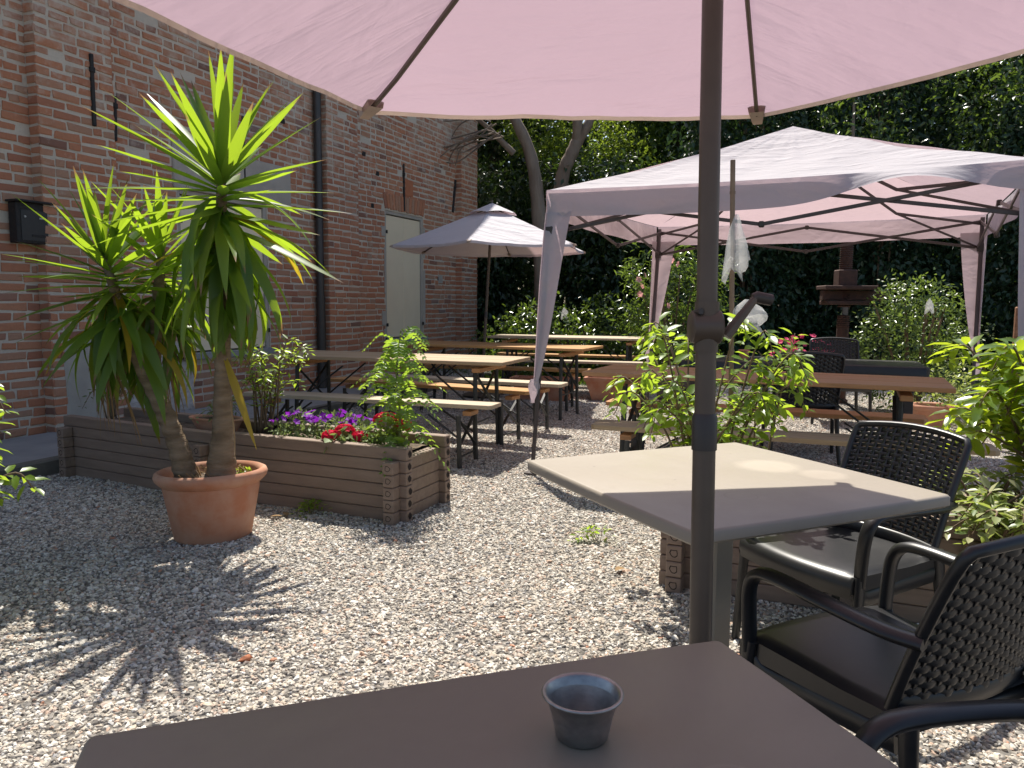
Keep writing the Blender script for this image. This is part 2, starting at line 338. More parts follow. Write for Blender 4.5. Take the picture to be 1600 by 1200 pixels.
def gravel_mats():
    # pebbles: one colour each
    m, n, b, o = new_mat('pebble'); oi = N(n, 'ShaderNodeObjectInfo')
    st = [(0.0, (0.12, 0.11, 0.10)), (0.07, (0.22, 0.205, 0.185)), (0.22, (0.40, 0.365, 0.31)), (0.42, (0.57, 0.53, 0.46)),
          (0.60, (0.46, 0.395, 0.315)), (0.73, (0.68, 0.65, 0.595)), (0.85, (0.43, 0.335, 0.275)), (0.915, (0.33, 0.33, 0.33)), (0.96, (0.46, 0.32, 0.235)), (0.993, (0.42, 0.19, 0.11))]
    col = ramp(n, oi.outputs['Random'], st, 'CONSTANT')
    tc = N(n, 'ShaderNodeTexCoord'); f = noise_tex(n, tc.outputs['Object'], 3.0, 4)
    col = mixc(n, math_(n, 'MULTIPLY', f, 0.35), col, (0.34, 0.295, 0.24))
    n.links.new(col, b.inputs['Base Color']); b.inputs['Roughness'].default_value = 0.75; b.inputs['Specular IOR Level'].default_value = 0.3
    M['pebble'] = m
    # the bed below and beyond them
    m, n, b, o = new_mat('gravel_bed'); tc = N(n, 'ShaderNodeTexCoord')
    vo = N(n, 'ShaderNodeTexVoronoi'); vo.inputs['Scale'].default_value = 34; n.links.new(tc.outputs['Object'], vo.inputs['Vector'])
    sp = N(n, 'ShaderNodeSeparateColor'); n.links.new(vo.outputs['Color'], sp.inputs[0])
    col = ramp(n, sp.outputs[0], [(0.0, (0.14, 0.125, 0.11)), (0.35, (0.26, 0.235, 0.205)), (0.7, (0.38, 0.35, 0.31)), (1.0, (0.30, 0.25, 0.205))])
    d = ramp(n, vo.outputs['Distance'], [(0.3, 1.0), (0.75, 0.0)])
    col = mixc(n, 0.6, col, d, 'MULTIPLY')  # gaps between stones darkened, crevice shade painted into the bed
    n.links.new(col, b.inputs['Base Color']); b.inputs['Roughness'].default_value = 0.9
    bump(n, b, d, 0.9, 0.02); M['gravel_bed'] = m
gravel_mats()

def brick_mats():
    m, n, b, o = new_mat('old_brick'); g = N(n, 'ShaderNodeNewGeometry'); oi = N(n, 'ShaderNodeObjectInfo')
    f = math_(n, 'FRACT', math_(n, 'ADD', g.outputs['Random Per Island'], math_(n, 'MULTIPLY', oi.outputs['Random'], 7.31)))
    st = [(0.0, (0.20, 0.12, 0.095)), (0.05, (0.42, 0.18, 0.11)), (0.3, (0.52, 0.22, 0.12)), (0.55, (0.57, 0.255, 0.14)),
          (0.78, (0.50, 0.265, 0.165)), (0.92, (0.44, 0.28, 0.19)), (0.97, (0.54, 0.22, 0.115)), (1.0, (0.24, 0.19, 0.17))]
    col = ramp(n, f, st)
    p = N(n, 'ShaderNodeVectorMath', operation='ADD'); p.inputs[1].default_value = (3.1, 7.7, 1.3); n.links.new(g.outputs['Position'], p.inputs[0])
    fine = noise_tex(n, p.outputs[0], 34, 6, 0.65); big = noise_tex(n, p.outputs[0], 1.1, 4, 0.6); mid = noise_tex(n, p.outputs[0], 9, 5, 0.65)
    col = mixc(n, math_(n, 'MULTIPLY', fine, 0.55), col, (0.26, 0.125, 0.085))
    # old mortar slurry left on the faces, most of it high on the wall
    sx = N(n, 'ShaderNodeSeparateXYZ'); n.links.new(g.outputs['Position'], sx.inputs[0])
    hz = N(n, 'ShaderNodeMapRange'); hz.inputs[1].default_value = 1.6; hz.inputs[2].default_value = 4.6; hz.inputs[3].default_value = -0.03; hz.inputs[4].default_value = 0.17
    n.links.new(sx.outputs[2], hz.inputs[0])
    t = math_(n, 'ADD', math_(n, 'ADD', math_(n, 'MULTIPLY', big, 0.4), math_(n, 'MULTIPLY', mid, 0.6)), hz.outputs[0])
    k = ramp(n, t, [(0.57, 0.0), (0.74, 0.7)])
    col = mixc(n, k, col, (0.60, 0.52, 0.43))
    n.links.new(col, b.inputs['Base Color']); b.inputs['Roughness'].default_value = 0.92; b.inputs['Specular IOR Level'].default_value = 0.2
    bump(n, b, math_(n, 'ADD', fine, mid), 0.6, 0.008); M['brick'] = m
    m, n, b, o = new_mat('lime_mortar'); g = N(n, 'ShaderNodeNewGeometry')
    f1 = noise_tex(n, g.outputs['Position'], 2.0, 5); f2 = noise_tex(n, g.outputs['Position'], 45, 5, 0.7)
    col = ramp(n, f1, [(0.3, (0.68, 0.60, 0.49)), (0.7, (0.59, 0.52, 0.425))]); col = mixc(n, math_(n, 'MULTIPLY', f2, 0.4), col, (0.38, 0.325, 0.26))
    n.links.new(col, b.inputs['Base Color']); b.inputs['Roughness'].default_value = 0.95; bump(n, b, f2, 0.8, 0.012); M['mortar'] = m
brick_mats()

# ------------------------------------------------------------------ the lie of the place: wall frame
YAW_V = R(67.4)                                  # direction along the wall, away from the camera
WV = Vector((math.cos(YAW_V), math.sin(YAW_V), 0)); WN = Vector((math.sin(YAW_V), -math.cos(YAW_V), 0))
WO = Vector((-3.964, 6.492, 0))
def wpt(a, d, z=0.0):                            # a along the wall, d out from it
    return WO + WV * a + WN * d + Vector((0, 0, z))
GY = YAW_V - PI / 2                              # rotation whose x axis points straight out from the wall

# ------------------------------------------------------------------ ground
def ground_h(x, y):
    t = min(1.0, max(0.0, (y - 11.6) / 10.0)); return 0.75 * t * t * (3 - 2 * t)
mb = MB()
ys = [-60, -20, -5] + [i * 1.0 for i in range(-2, 31)] + [40, 60, 120]; xs = [-120, -50, -20] + [i * 2.0 for i in range(-7, 12)] + [30, 60, 120]
vs = [(x, y, ground_h(x, y) - 0.012) for y in ys for x in xs]; nx = len(xs)
mb.add(vs, [(j * nx + i, j * nx + i + 1, (j + 1) * nx + i + 1, (j + 1) * nx + i) for j in range(len(ys) - 1) for i in range(nx - 1)])
tag(obj('ground', mb, M['gravel_bed'], smooth=True), kind='structure')
mb = MB()
def lawn_pt(u, v):
    y = 11.3 + (14 * v if v < .9 else 12.6 + (v - .9) * 1100); x = (u - .45) * (24 if .1 < u < .9 else 90); yy = y + 0.35 * noise.noise(Vector((x * 0.8, 0, 3))) if v == 0 else y
    return (x, yy, ground_h(x, yy) + 0.006)
grid(mb, lawn_pt, 36, 28)
tag(obj('lawn', mb, M['lawn'], smooth=True), kind='structure')

def gravel():
    """pebbles over the yard: geometry nodes scatter of real stones"""
    mb = MB()
    def h(x, y): return 0.010 * noise.noise(Vector((x * 1.3, y * 1.3, 0))) + 0.006 * noise.noise(Vector((x * 4, y * 4, 5)))
    xs = np.arange(-3.7, 5.6, 0.25); ys = np.arange(1.0, 11.6, 0.25)
    ok = lambda x, y: abs(x) < 0.80 * y + 0.5
    idx = {}; V = []; F = []
    def vid(i, j):
        if (i, j) not in idx:
            idx[(i, j)] = len(V); V.append((xs[i], ys[j], h(xs[i], ys[j])))
        return idx[(i, j)]
    for i in range(len(xs) - 1):
        for j in range(len(ys) - 1):
            x, y = xs[i] + .12, ys[j] + .12
            d = (Vector((x, y, 0)) - WO).dot(WN)
            if ok(x, y) and d > 1.02: F.append((vid(i, j), vid(i + 1, j), vid(i + 1, j + 1), vid(i, j + 1)))
    mb.add(V, F); o = obj('gravel', mb, M['gravel_bed']); tag(o, kind='stuff')
    ng = bpy.data.node_groups.new('scatter_pebbles', 'GeometryNodeTree')
    ng.interface.new_socket('Geometry', in_out='INPUT', socket_type='NodeSocketGeometry')
    ng.interface.new_socket('Geometry', in_out='OUTPUT', socket_type='NodeSocketGeometry')
    L = ng.links.new; n = lambda t: ng.nodes.new(t)
    gi, go = n('NodeGroupInput'), n('NodeGroupOutput')
    pos = n('GeometryNodeInputPosition'); ln = n('ShaderNodeSeparateXYZ'); L(pos.outputs[0], ln.inputs[0])
    mr = n('ShaderNodeMapRange'); mr.inputs[1].default_value = 3.0; mr.inputs[2].default_value = 9.0; mr.inputs[3].default_value = 7000; mr.inputs[4].default_value = 2800
    L(ln.outputs[1], mr.inputs[0])
    dp = n('GeometryNodeDistributePointsOnFaces'); L(gi.outputs[0], dp.inputs['Mesh']); L(mr.outputs[0], dp.inputs['Density']); dp.inputs['Seed'].default_value = 4
    ico = n('GeometryNodeMeshIcoSphere'); ico.inputs['Radius'].default_value = 1.0; ico.inputs['Subdivisions'].default_value = 2
    nz = n('ShaderNodeTexNoise'); nz.inputs['Scale'].default_value = 0.9; nz.inputs['Detail'].default_value = 1.5
    sub = n('ShaderNodeVectorMath'); sub.operation = 'SUBTRACT'; sub.inputs[1].default_value = (0.5, 0.5, 0.5); L(nz.outputs['Color'], sub.inputs[0])
    sc = n('ShaderNodeVectorMath'); sc.operation = 'SCALE'; sc.inputs['Scale'].default_value = 1.5; L(sub.outputs[0], sc.inputs[0])
    sp = n('GeometryNodeSetPosition'); L(ico.outputs[0], sp.inputs['Geometry']); L(sc.outputs[0], sp.inputs['Offset'])
    sm = n('GeometryNodeSetMaterial'); sm.inputs['Material'].default_value = M['pebble']; L(sp.outputs[0], sm.inputs['Geometry'])
    ip = n('GeometryNodeInstanceOnPoints'); L(dp.outputs['Points'], ip.inputs['Points']); L(sm.outputs[0], ip.inputs['Instance'])
    rr = n('FunctionNodeRandomValue'); rr.data_type = 'FLOAT_VECTOR'; rr.inputs[0].default_value = (-0.5, -0.5, 0); rr.inputs[1].default_value = (0.5, 0.5, 6.28)
    L(rr.outputs[0], ip.inputs['Rotation'])
    rs = n('FunctionNodeRandomValue'); rs.data_type = 'FLOAT_VECTOR'; rs.inputs[0].default_value = (0.0038, 0.0034, 0.0032); rs.inputs[1].default_value = (0.0104, 0.0086, 0.0070); rs.inputs['Seed'].default_value = 9
    rb = n('FunctionNodeRandomValue'); rb.data_type = 'FLOAT'; rb.inputs[2].default_value = 0.0; rb.inputs[3].default_value = 1.0; rb.inputs['Seed'].default_value = 3
    pw = n('ShaderNodeMath'); pw.operation = 'POWER'; pw.inputs[1].default_value = 14; L(rb.outputs[1], pw.inputs[0])
    ma = n('ShaderNodeMath'); ma.operation = 'MULTIPLY_ADD'; ma.inputs[1].default_value = 1.0; ma.inputs[2].default_value = 1.0; L(pw.outputs[0], ma.inputs[0])
    mr2 = n('ShaderNodeMapRange'); mr2.inputs[1].default_value = 3.0; mr2.inputs[2].default_value = 9.0; mr2.inputs[3].default_value = 1.0; mr2.inputs[4].default_value = 1.2; L(ln.outputs[1], mr2.inputs[0])
    mm = n('ShaderNodeMath'); mm.operation = 'MULTIPLY'; L(ma.outputs[0], mm.inputs[0]); L(mr2.outputs[0], mm.inputs[1])
    vs = n('ShaderNodeVectorMath'); vs.operation = 'SCALE'; L(rs.outputs[0], vs.inputs[0]); L(mm.outputs[0], vs.inputs['Scale'])
    L(vs.outputs[0], ip.inputs['Scale'])
    jn = n('GeometryNodeJoinGeometry'); L(gi.outputs[0], jn.inputs[0]); L(ip.outputs[0], jn.inputs[0]); L(jn.outputs[0], go.inputs[0])
    md = o.modifiers.new('pebbles', 'NODES'); md.node_group = ng
gravel()

# paving along the wall
def paving():
    mb = MB()
    def P(u, v):
        a = -4 + u * 13.2; d = -0.05 + v * 1.03; p = wpt(a, d); return (p.x, p.y, 0.085 + 0.006 * noise.noise(Vector((a, d * 3, 0))))
    grid(mb, P, 60, 6)
    tag(obj('paving', mb, M['concrete'], smooth=True), kind='structure')
    t = thing('kerb', 'low mossy concrete kerb edging the grey paving by the brick wall', 'kerb', wpt(-4, 1.03), YAW_V)
    mb = MB()
    for i in range(11): cbox(mb, (0.6 + i * 1.2, 0.0, 0.035), (1.19, 0.10, 0.12), 0.012)
    obj('kerb_stone_row', mb, M['kerb'], t)
paving()

# ------------------------------------------------------------------ brick building
WALL_H = 7.35; EAVE = 0.5; REC = 0.12; A0, A1 = -3.2, 8.58
PIL = [(0.07, 0.80), (4.02, 4.72), (7.94, 8.58)]
OPEN = [(5.60, 6.76, 0.60, 2.60), (1.62, 2.98, 0.60, 2.37)]      # shutters with frame (a0,a1,z0,z1)
def building():
    B = thing('brick_building', 'tall old brick building with shallow pilasters and cream shutters', 'building', WO, YAW_V)
    # local: x along wall, y into the wall, z up.  pilaster face y=0, panels y=REC
    mb = MB()
    cuts = [A0] + [c for p in PIL for c in p]
    def hole_strip(a0, a1, y, h0=0.0):
        zs = [h0, WALL_H]; hs = [o for o in OPEN if o[0] >= a0 - 1e-6 and o[1] <= a1 + 1e-6]
        if not hs: mb.add([(a0, y, h0), (a1, y, h0), (a1, y, WALL_H), (a0, y, WALL_H)], [(0, 1, 2, 3)]); return
        for o in hs:
            q = lambda x0, x1, z0, z1: mb.add([(x0, y, z0), (x1, y, z0), (x1, y, z1), (x0, y, z1)], [(0, 1, 2, 3)])
            q(a0, o[0], h0, WALL_H); q(o[1], a1, h0, WALL_H); q(o[0], o[1], h0, o[2]); q(o[0], o[1], o[3], WALL_H)
            d = 0.12                      # reveals
            for x in (o[0], o[1]): mb.add([(x, y, o[2]), (x, y + d, o[2]), (x, y + d, o[3]), (x, y, o[3])], [(0, 1, 2, 3)])
            for z in (o[2], o[3]): mb.add([(o[0], y, z), (o[1], y, z), (o[1], y + d, z), (o[0], y + d, z)], [(0, 1, 2, 3)])
    hole_strip(A0, PIL[0][0], REC); hole_strip(PIL[0][1], PIL[1][0], REC); hole_strip(PIL[1][1], PIL[2][0], REC)
    for a, b in PIL:
        mb.add([(a, 0, 0), (b, 0, 0), (b, 0, WALL_H), (a, 0, WALL_H)], [(0, 1, 2, 3)])
        mb.add([(a, 0, 0), (a, REC, 0), (a, REC, WALL_H), (a, 0, WALL_H)], [(0, 3, 2, 1)])
        mb.add([(b, 0, 0), (b, REC if b < 8.5 else 6.0, 0), (b, REC if b < 8.5 else 6.0, WALL_H), (b, 0, WALL_H)], [(0, 1, 2, 3)])
    mb.add([(A0, REC, 0), (A0, 6, 0), (A0, 6, WALL_H), (A0, REC, WALL_H)], [(0, 3, 2, 1)])
    mb.add([(A0, 6, 0), (A1, 6, 0), (A1, 6, WALL_H), (A0, 6, WALL_H)], [(0, 3, 2, 1)])
    obj('wall', mb, M['mortar'], B)
    mb = MB()
    e0, e1 = -(.58 + (6.6 - A0 + .5) * .055), -.58  # unseen eave, widened towards the near end to shape the wall's shadow
    mb.add([(x, y, z) for z in (WALL_H, WALL_H + .12) for x, y in ((A0 - .5, e0), (A1 + .5, e1), (A1 + .5, .3), (A0 - .5, .3))], [(3, 2, 1, 0), (4, 5, 6, 7), (0, 1, 5, 4), (1, 2, 6, 5), (2, 3, 7, 6), (3, 0, 4, 7)])
    mb.add([(A0 - .5, e0 - .04, WALL_H + .121), (A1 + .5, e1 - .04, WALL_H + .121), (A1 + .5, 3, WALL_H + 1.5), (A0 - .5, 3, WALL_H + 1.5), (A1 + .5, 6.5, WALL_H + .12), (A0 - .5, 6.5, WALL_H + .12)], [(0, 1, 2, 3), (3, 2, 4, 5), (1, 4, 2), (0, 3, 5)])
    obj('roof', mb, M['roof_tile'], B)
    # bricks
    PITCH = 0.0815; camL = B_inv = None
    Minv = (Matrix.Translation(WO) @ Matrix.Rotation(YAW_V, 4, 'Z')).inverted(); camp = Minv @ Vector((0, 0, CAMZ))
    near = []; rest = MB(); cols = []
    BLK = [(o[0] - .012, o[1] + .012, o[2] - .04, o[3] + .02, None) for o in OPEN] + [(5.55, 6.81, 2.58, 2.86, None), (0.80, 1.75, 0, 0.80, True), (1.57, 3.41, 2.36, 2.86, True)]
    rb = random.Random(3)
    def brick_mesh(mbx, c, L, H, P, ax):
        # front face chamfered block, ax 0: face looks to -y, ax 1: face looks to -x, ax 2: face looks +x
        h = [L / 2, H / 2]; ch = 0.007; j = lambda s=0.0075: rb.uniform(-s, s)
        bk = [(-h[0], -h[1]), (h[0], -h[1]), (h[0], h[1]), (-h[0], h[1])]
        fr = [(x * (1 - 2 * ch / L) + j(), y * (1 - 2 * ch / H) + j()) for x, y in bk]; md = [(x + j(), y + j()) for x, y in bk]
        tilt = j(0.003); vs = [(x, 0.012, z) for x, z in bk] + [(x, -P + 0.004, z) for x, z in md] + [(x, -P + tilt * (1 if x > 0 else -1), z) for x, z in fr]
        fs = [(0, 1, 5, 4), (1, 2, 6, 5), (2, 3, 7, 6), (3, 0, 4, 7), (4, 5, 9, 8), (5, 6, 10, 9), (6, 7, 11, 10), (7, 4, 8, 11), (8, 9, 10, 11)]
        out = []
        for x, y, z in vs:
            if ax == 0: q = (c[0] + x, c[1] + y, c[2] + z)
            elif ax == 1: q = (c[0] + y, c[1] - x, c[2] + z)
            else: q = (c[0] - y, c[1] + x, c[2] + z)
            out.append(q)
        return out, fs
    def strip(a0, a1, y, ax=0, x_at=None):
        k = 0; z = 0.06
        while z < WALL_H - 0.05:
            zz = z + PITCH / 2; a = a0 - 0.004; hd = k % 2
            spans = [(a0, a1)]
            if ax == 0:
                for bx0, bx1, bz0, bz1, pat in BLK:
                    if bz0 < zz < bz1 and (pat is None or (pat == (y > .05))):
                        ns = []
                        for s0, s1 in spans:
                            if bx1 <= s0 or bx0 >= s1: ns.append((s0, s1)); continue
                            if bx0 - s0 > .04: ns.append((s0, bx0))
                            if s1 - bx1 > .04: ns.append((bx1, s1))
                        spans = ns
            for s0, s1 in spans:
              a = s0 - (0.004 if s0 == a0 else -0.004); first = True
              while a < s1 - 0.02:
                L = rb.choice((0.245, 0.245, 0.25, 0.12, 0.115, 0.18)) if ax == 0 else a1 - a0 + 0.006
                if ax == 0 and rb.random() < 0.04: L = 0.075
                if first and k % 2 and ax == 0: L = 0.12
                first = False
                if a + L > s1 - 0.03: L = s1 + (0.004 if s1 == a1 else -0.004) - a
                if L > 0.025:
                    up = max(0.0, min(1.0, (zz - 1.6) / 3.0)); H = PITCH - rb.uniform(0.016, 0.028) - up * rb.uniform(0, 0.010)
                    Ls = L - (up * rb.uniform(0, 0.02) if L > .1 else 0); P = rb.uniform(0.003, 0.011)
                    if not (ax == 0 and rb.random() < 0.03 * up):
                        wob = 0.012 * noise.noise(Vector((a * 1.5, z * 0.2, 2)))
                        if ax == 0: c = (a + L / 2, y, zz + wob + rb.uniform(-.003, .003))
                        else: c = (x_at, (a + L / 2), zz)
                        vs, fs = brick_mesh(None, c, Ls, H, P, ax)
                        d = (Vector(c) - camp).length
                        vis = c[2] < 3.9 and ((ax == 0 and c[0] > -0.6) or (ax == 1 and c[0] < 2))
                        near.append((d if vis else 99 + d, c, vs, fs))
                a += L + rb.uniform(0.012, 0.020)
            z += PITCH; k += 1
    strip(A0, PIL[0][0] - 0.004, REC); strip(PIL[0][1] + 0.004, PIL[1][0] - 0.004, REC); strip(PIL[1][1] + 0.004, PIL[2][0] - 0.004, REC)
    for a, b in PIL:
        strip(a, b, 0.0); strip(0.0, REC - .01, 0, 1, a)
    strip(0.0, 0.9, 0, 2, A1)
    near.sort(key=lambda q: q[0])
    for i, (d, c, vs, fs) in enumerate(near):
        if i < 296:
            m1 = MB(); m1.add([(x - c[0], y - c[1], z - c[2]) for x, y, z in vs], fs); obj('brick', m1, M['brick'], B, c)
        else: rest.add(vs, fs)
    o = obj('brick_courses', rest, M['brick'], B); o['kind'] = 'stuff'
    # flat arch of bricks on edge over the far shutter
    for i in range(15):
        t = (i + .5) / 15; x = 5.56 + t * 1.24; m1 = MB(); cbox(m1, (0, 0, 0), (0.066, 0.03, 0.235), 0.006)
        obj('arch_brick', m1, M['brick'], B, (x, REC, 2.74 + 0.006 * math.sin(i * 2.1)), (0, (t - .5) * 0.55, 0))
    # plaster: lintel over the near shutter, roughcast dado, grey pier
    mb = MB(); cbox(mb, (2.49, REC, 2.61), (1.84, 0.05, 0.48), 0.01); obj('plaster_lintel', mb, M['plaster'], B)
    mb = MB()
    def rc(u, v):
        a = 0.80 + u * 0.95; z = 0.05 + v * 0.74; e = 0.0
        return (a + (0.03 * noise.noise(Vector((0, z * 5, 1))) if u == 1 else 0), REC - 0.012 - 0.012 * noise.noise(Vector((a * 6, z * 6, 0))), z + (0.06 * noise.noise(Vector((a * 4, 0, 3))) if v == 1 else 0))
    grid(mb, rc, 24, 20); obj('roughcast_patch', mb, M['roughcast'], B, smooth=True)
    mb = MB()
    def pier(u, v):
        a = 0.16 + u * 0.46; z = 0.05 + v * 0.86
        return (a + (0.05 * noise.noise(Vector((0, z * 4, 8))) if u in (0, 1) else 0), -0.014 - 0.010 * noise.noise(Vector((a * 5, z * 4, 4))) + (0.03 if u in (0, 1) or v == 1 else 0), z + (0.1 * noise.noise(Vector((a * 5, 0, 7))) if v == 1 else 0))
    grid(mb, pier, 12, 18); obj('plaster_patch', mb, M['plaster'], B, smooth=True)
    # plaster stuck round the far shutter
    mb = MB()
    for cx, cz, sx, sz in ((5.54, 2.28, .12, .15), (5.53, 0.98, .10, .22), (5.57, 0.72, .07, .2), (6.79, 1.3, .05, .9), (7.35, 1.62, .16, .14), (5.58, 1.7, .04, .7), (6.79, 2.2, .05, .5)): cbox(mb, (cx, REC, cz), (sx, 0.028, sz), 0.012)
    obj('plaster_repair', mb, M['plaster'], B)
    # shutters
    for (a0, a1, z0, z1), nb in zip(OPEN, (2, 3)):
        s = bpy.data.objects.new('shutter', None); link(s, B); s.location = ((a0 + a1) / 2, REC, z0)
        wd = a1 - a0; ht = z1 - z0
        for k, (cx, cz, sx, sz) in enumerate(((-wd / 2 + .025, ht / 2, .05, ht), (wd / 2 - .025, ht / 2, .05, ht), (0, ht - .025, wd - .10, .05))):
            m1 = MB(); cbox(m1, (cx, 0.045, cz), (sx, 0.07, sz), 0.004); obj('frame', m1, M['plaster'], s)
        m1 = MB(); cbox(m1, (0, -0.01, 0.035), (wd + 0.04, 0.14, 0.07), 0.006); obj('sill', m1, M['concrete'], s)
        bw = (wd - .11) / nb
        for k in range(nb):
            m1 = MB(); cbox(m1, (-wd / 2 + .055 + bw * (k + .5), 0.045, 0.08 + (ht - .14) / 2), (bw - .006, 0.035, ht - .15), 0.004); obj('board', m1, M['cream'], s)
        m1 = MB()
        for sx in (-1, 1):
            for z in (0.28, ht - .32): cbox(m1, (sx * (wd / 2 - .03), -0.012, z), (.035, .02, .05), 0.004)
        obj('hinge', m1, M['iron'], s)
        m1 = MB(); tube(m1, cr([(-wd / 2 - .02, 0, .02), (-wd / 2 - .05, -.07, .03), (-wd / 2 - .16, -.09, .05)], 4), .012, 6); tube(m1, [(-wd / 2 - .12, -.085, .0), (-wd / 2 - .13, -.085, .09)], .012, 6); obj('shutter_catch', m1, M['iron'], s)
    # wall ties, vent tile
    for a, y, z0, z1, ln in ((0.585, -0.012, 2.76, 3.38, 0), (0.905, REC - .012, 2.70, 3.11, .03), (2.60, REC - .012, 2.60, 3.30, 0), (6.14, REC - .012, 2.64, 3.36, -.02), (7.86, REC - .012, 2.80, 3.38, .18)):
        m1 = MB(); cbox(m1, (0, 0, 0), (0.034 if ln < .1 else .05, 0.03, z1 - z0), 0.006); cbox(m1, (0, -.006, (z1 - z0) * .28), (0.05, 0.03, 0.05), 0.01)
        obj('wall_tie', m1, M['iron'], B, (a, y, (z0 + z1) / 2), (0, ln, 0))
    m1 = MB(); cbox(m1, (6.31, REC, 3.01), (0.24, 0.03, 0.26), 0.008); obj('vent_tile', m1, M['vent_tile'], B)
    # solid black blocks stand in for the shade inside putlog holes
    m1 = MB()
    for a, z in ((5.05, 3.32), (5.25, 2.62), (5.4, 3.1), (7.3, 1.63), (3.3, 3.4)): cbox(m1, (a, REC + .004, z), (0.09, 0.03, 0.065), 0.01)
    obj('putlog_hole_shade', m1, M['iron'], B)
    # downpipe
    d = thing('downpipe', 'dark brown rain downpipe running down the brick wall beside a pilaster', 'downpipe', wpt(3.90, -0.05), YAW_V)
    m1 = MB(); tube(m1, [(0, 0, 1.25), (0, 0, WALL_H)], 0.05, 14); obj('pipe', m1, M['downpipe'], d, smooth=True)
    m1 = MB(); tube(m1, [(0, 0, 0.09), (0, 0, 1.22), (0, 0, 1.28)], 0.058, 14); obj('lower_pipe', m1, M['pole_dark'], d, smooth=True)
    for z in (0.55, 2.3, 4.2):
        m1 = MB(); tube(m1, [(0, 0, z), (0, 0, z + .03)], 0.062, 14); cbox(m1, (0, .05, z + .015), (.03, .07, .03), .003); obj('bracket', m1, M['iron'], d)
    # mailbox
    mbx = thing('mailbox', 'black metal mailbox hung on the brick wall at far left', 'mailbox', wpt(-0.02, -REC + 0.02, 1.68), YAW_V)
    m1 = MB(); cbox(m1, (0, -.05, .17), (.30, .10, .33), .006); obj('box', m1, M['iron'], mbx)
    m1 = MB(); cbox(m1, (0, -.065, .345), (.33, .15, .018), .004, Matrix.Translation((0, 0, 0.0))); obj('lid', m1, M['iron'], mbx)
    m1 = MB(); cbox(m1, (0.0, -.103, .15), (.23, .008, .25), .002); obj('door', m1, M['black_plastic'], mbx)
    m1 = MB(); cbox(m1, (0.07, -.108, .215), (.06, .006, .014), .002); obj('name_plate', m1, M['tin'], mbx)
    m1 = MB(); tube(m1, [(-.085, -.106, .22), (-.085, -.114, .22)], .009, 10); obj('lock', m1, M['tin'], mbx)
    m1 = MB(); cbox(m1, (0.03, -.108, .07), (.12, .006, .02), .002); obj('slot', m1, M['iron'], mbx)
building()

# ------------------------------------------------------------------ foliage helpers
LT = {  # leaf outlines: (along, across, up), faces
    'oval': ([(0, 0, 0), (.28, .42, .06), (.62, .40, .04), (1, 0, -.08), (.62, -.40, .04), (.28, -.42, .06), (.5, 0, -.03)], [(0, 6, 1), (1, 6, 2), (2, 6, 3), (3, 6, 4), (4, 6, 5), (5, 6, 0)]),
    'quad': ([(0, 0, 0), (.5, .5, .10), (1, 0, -.08), (.5, -.5, .10)], [(0, 2, 1), (0, 3, 2)]),
    'long': ([(0, 0, 0), (.3, .5, .05), (.7, .42, .0), (1, 0, -.15), (.7, -.42, 0), (.3, -.5, .05), (.35, 0, -.02), (.7, 0, -.05)], [(0, 6, 1), (1, 6, 7, 2), (2, 7, 3), (3, 7, 4), (4, 7, 6, 5), (5, 6, 0)]),
}
def leaves_mesh(name, P, D, Nn, L, Wd, shape='quad', curl=None):
    """P points, D axis directions, Nn face normals, L length, Wd width ratio -> one mesh"""
    T, F = LT[shape]; T = np.array(T, float); n = len(P)
    D = D / np.linalg.norm(D, axis=1)[:, None]; X = np.cross(Nn, D); X /= np.linalg.norm(X, axis=1)[:, None] + 1e-9; Z = np.cross(D, X)
    V = P[:, None, :] + (T[None, :, 0, None] * D[:, None, :] + T[None, :, 1, None] * np.asarray(Wd)[..., None, None] * X[:, None, :] + T[None, :, 2, None] * Z[:, None, :]) * L[:, None, None]
    k = len(T); V = V.reshape(-1, 3)
    tot = sum(len(f) for f in F); lv = np.concatenate([np.array(f) for f in F]); ls = np.cumsum([0] + [len(f) for f in F])[:-1]; lt = np.array([len(f) for f in F])
    me = bpy.data.meshes.new(name); me.vertices.add(len(V)); me.vertices.foreach_set('co', V.astype(np.float32).ravel())
    me.loops.add(tot * n); me.polygons.add(len(F) * n)
    me.loops.foreach_set('vertex_index', (lv[None, :] + (np.arange(n) * k)[:, None]).astype(np.int32).ravel())
    me.polygons.foreach_set('loop_start', (ls[None, :] + (np.arange(n) * tot)[:, None]).astype(np.int32).ravel())
    me.update(calc_edges=True); me.validate(); me.shade_smooth()
    return me
def unit(n, rng=NP):
    v = rng.normal(size=(n, 3)); return v / np.linalg.norm(v, axis=1)[:, None]
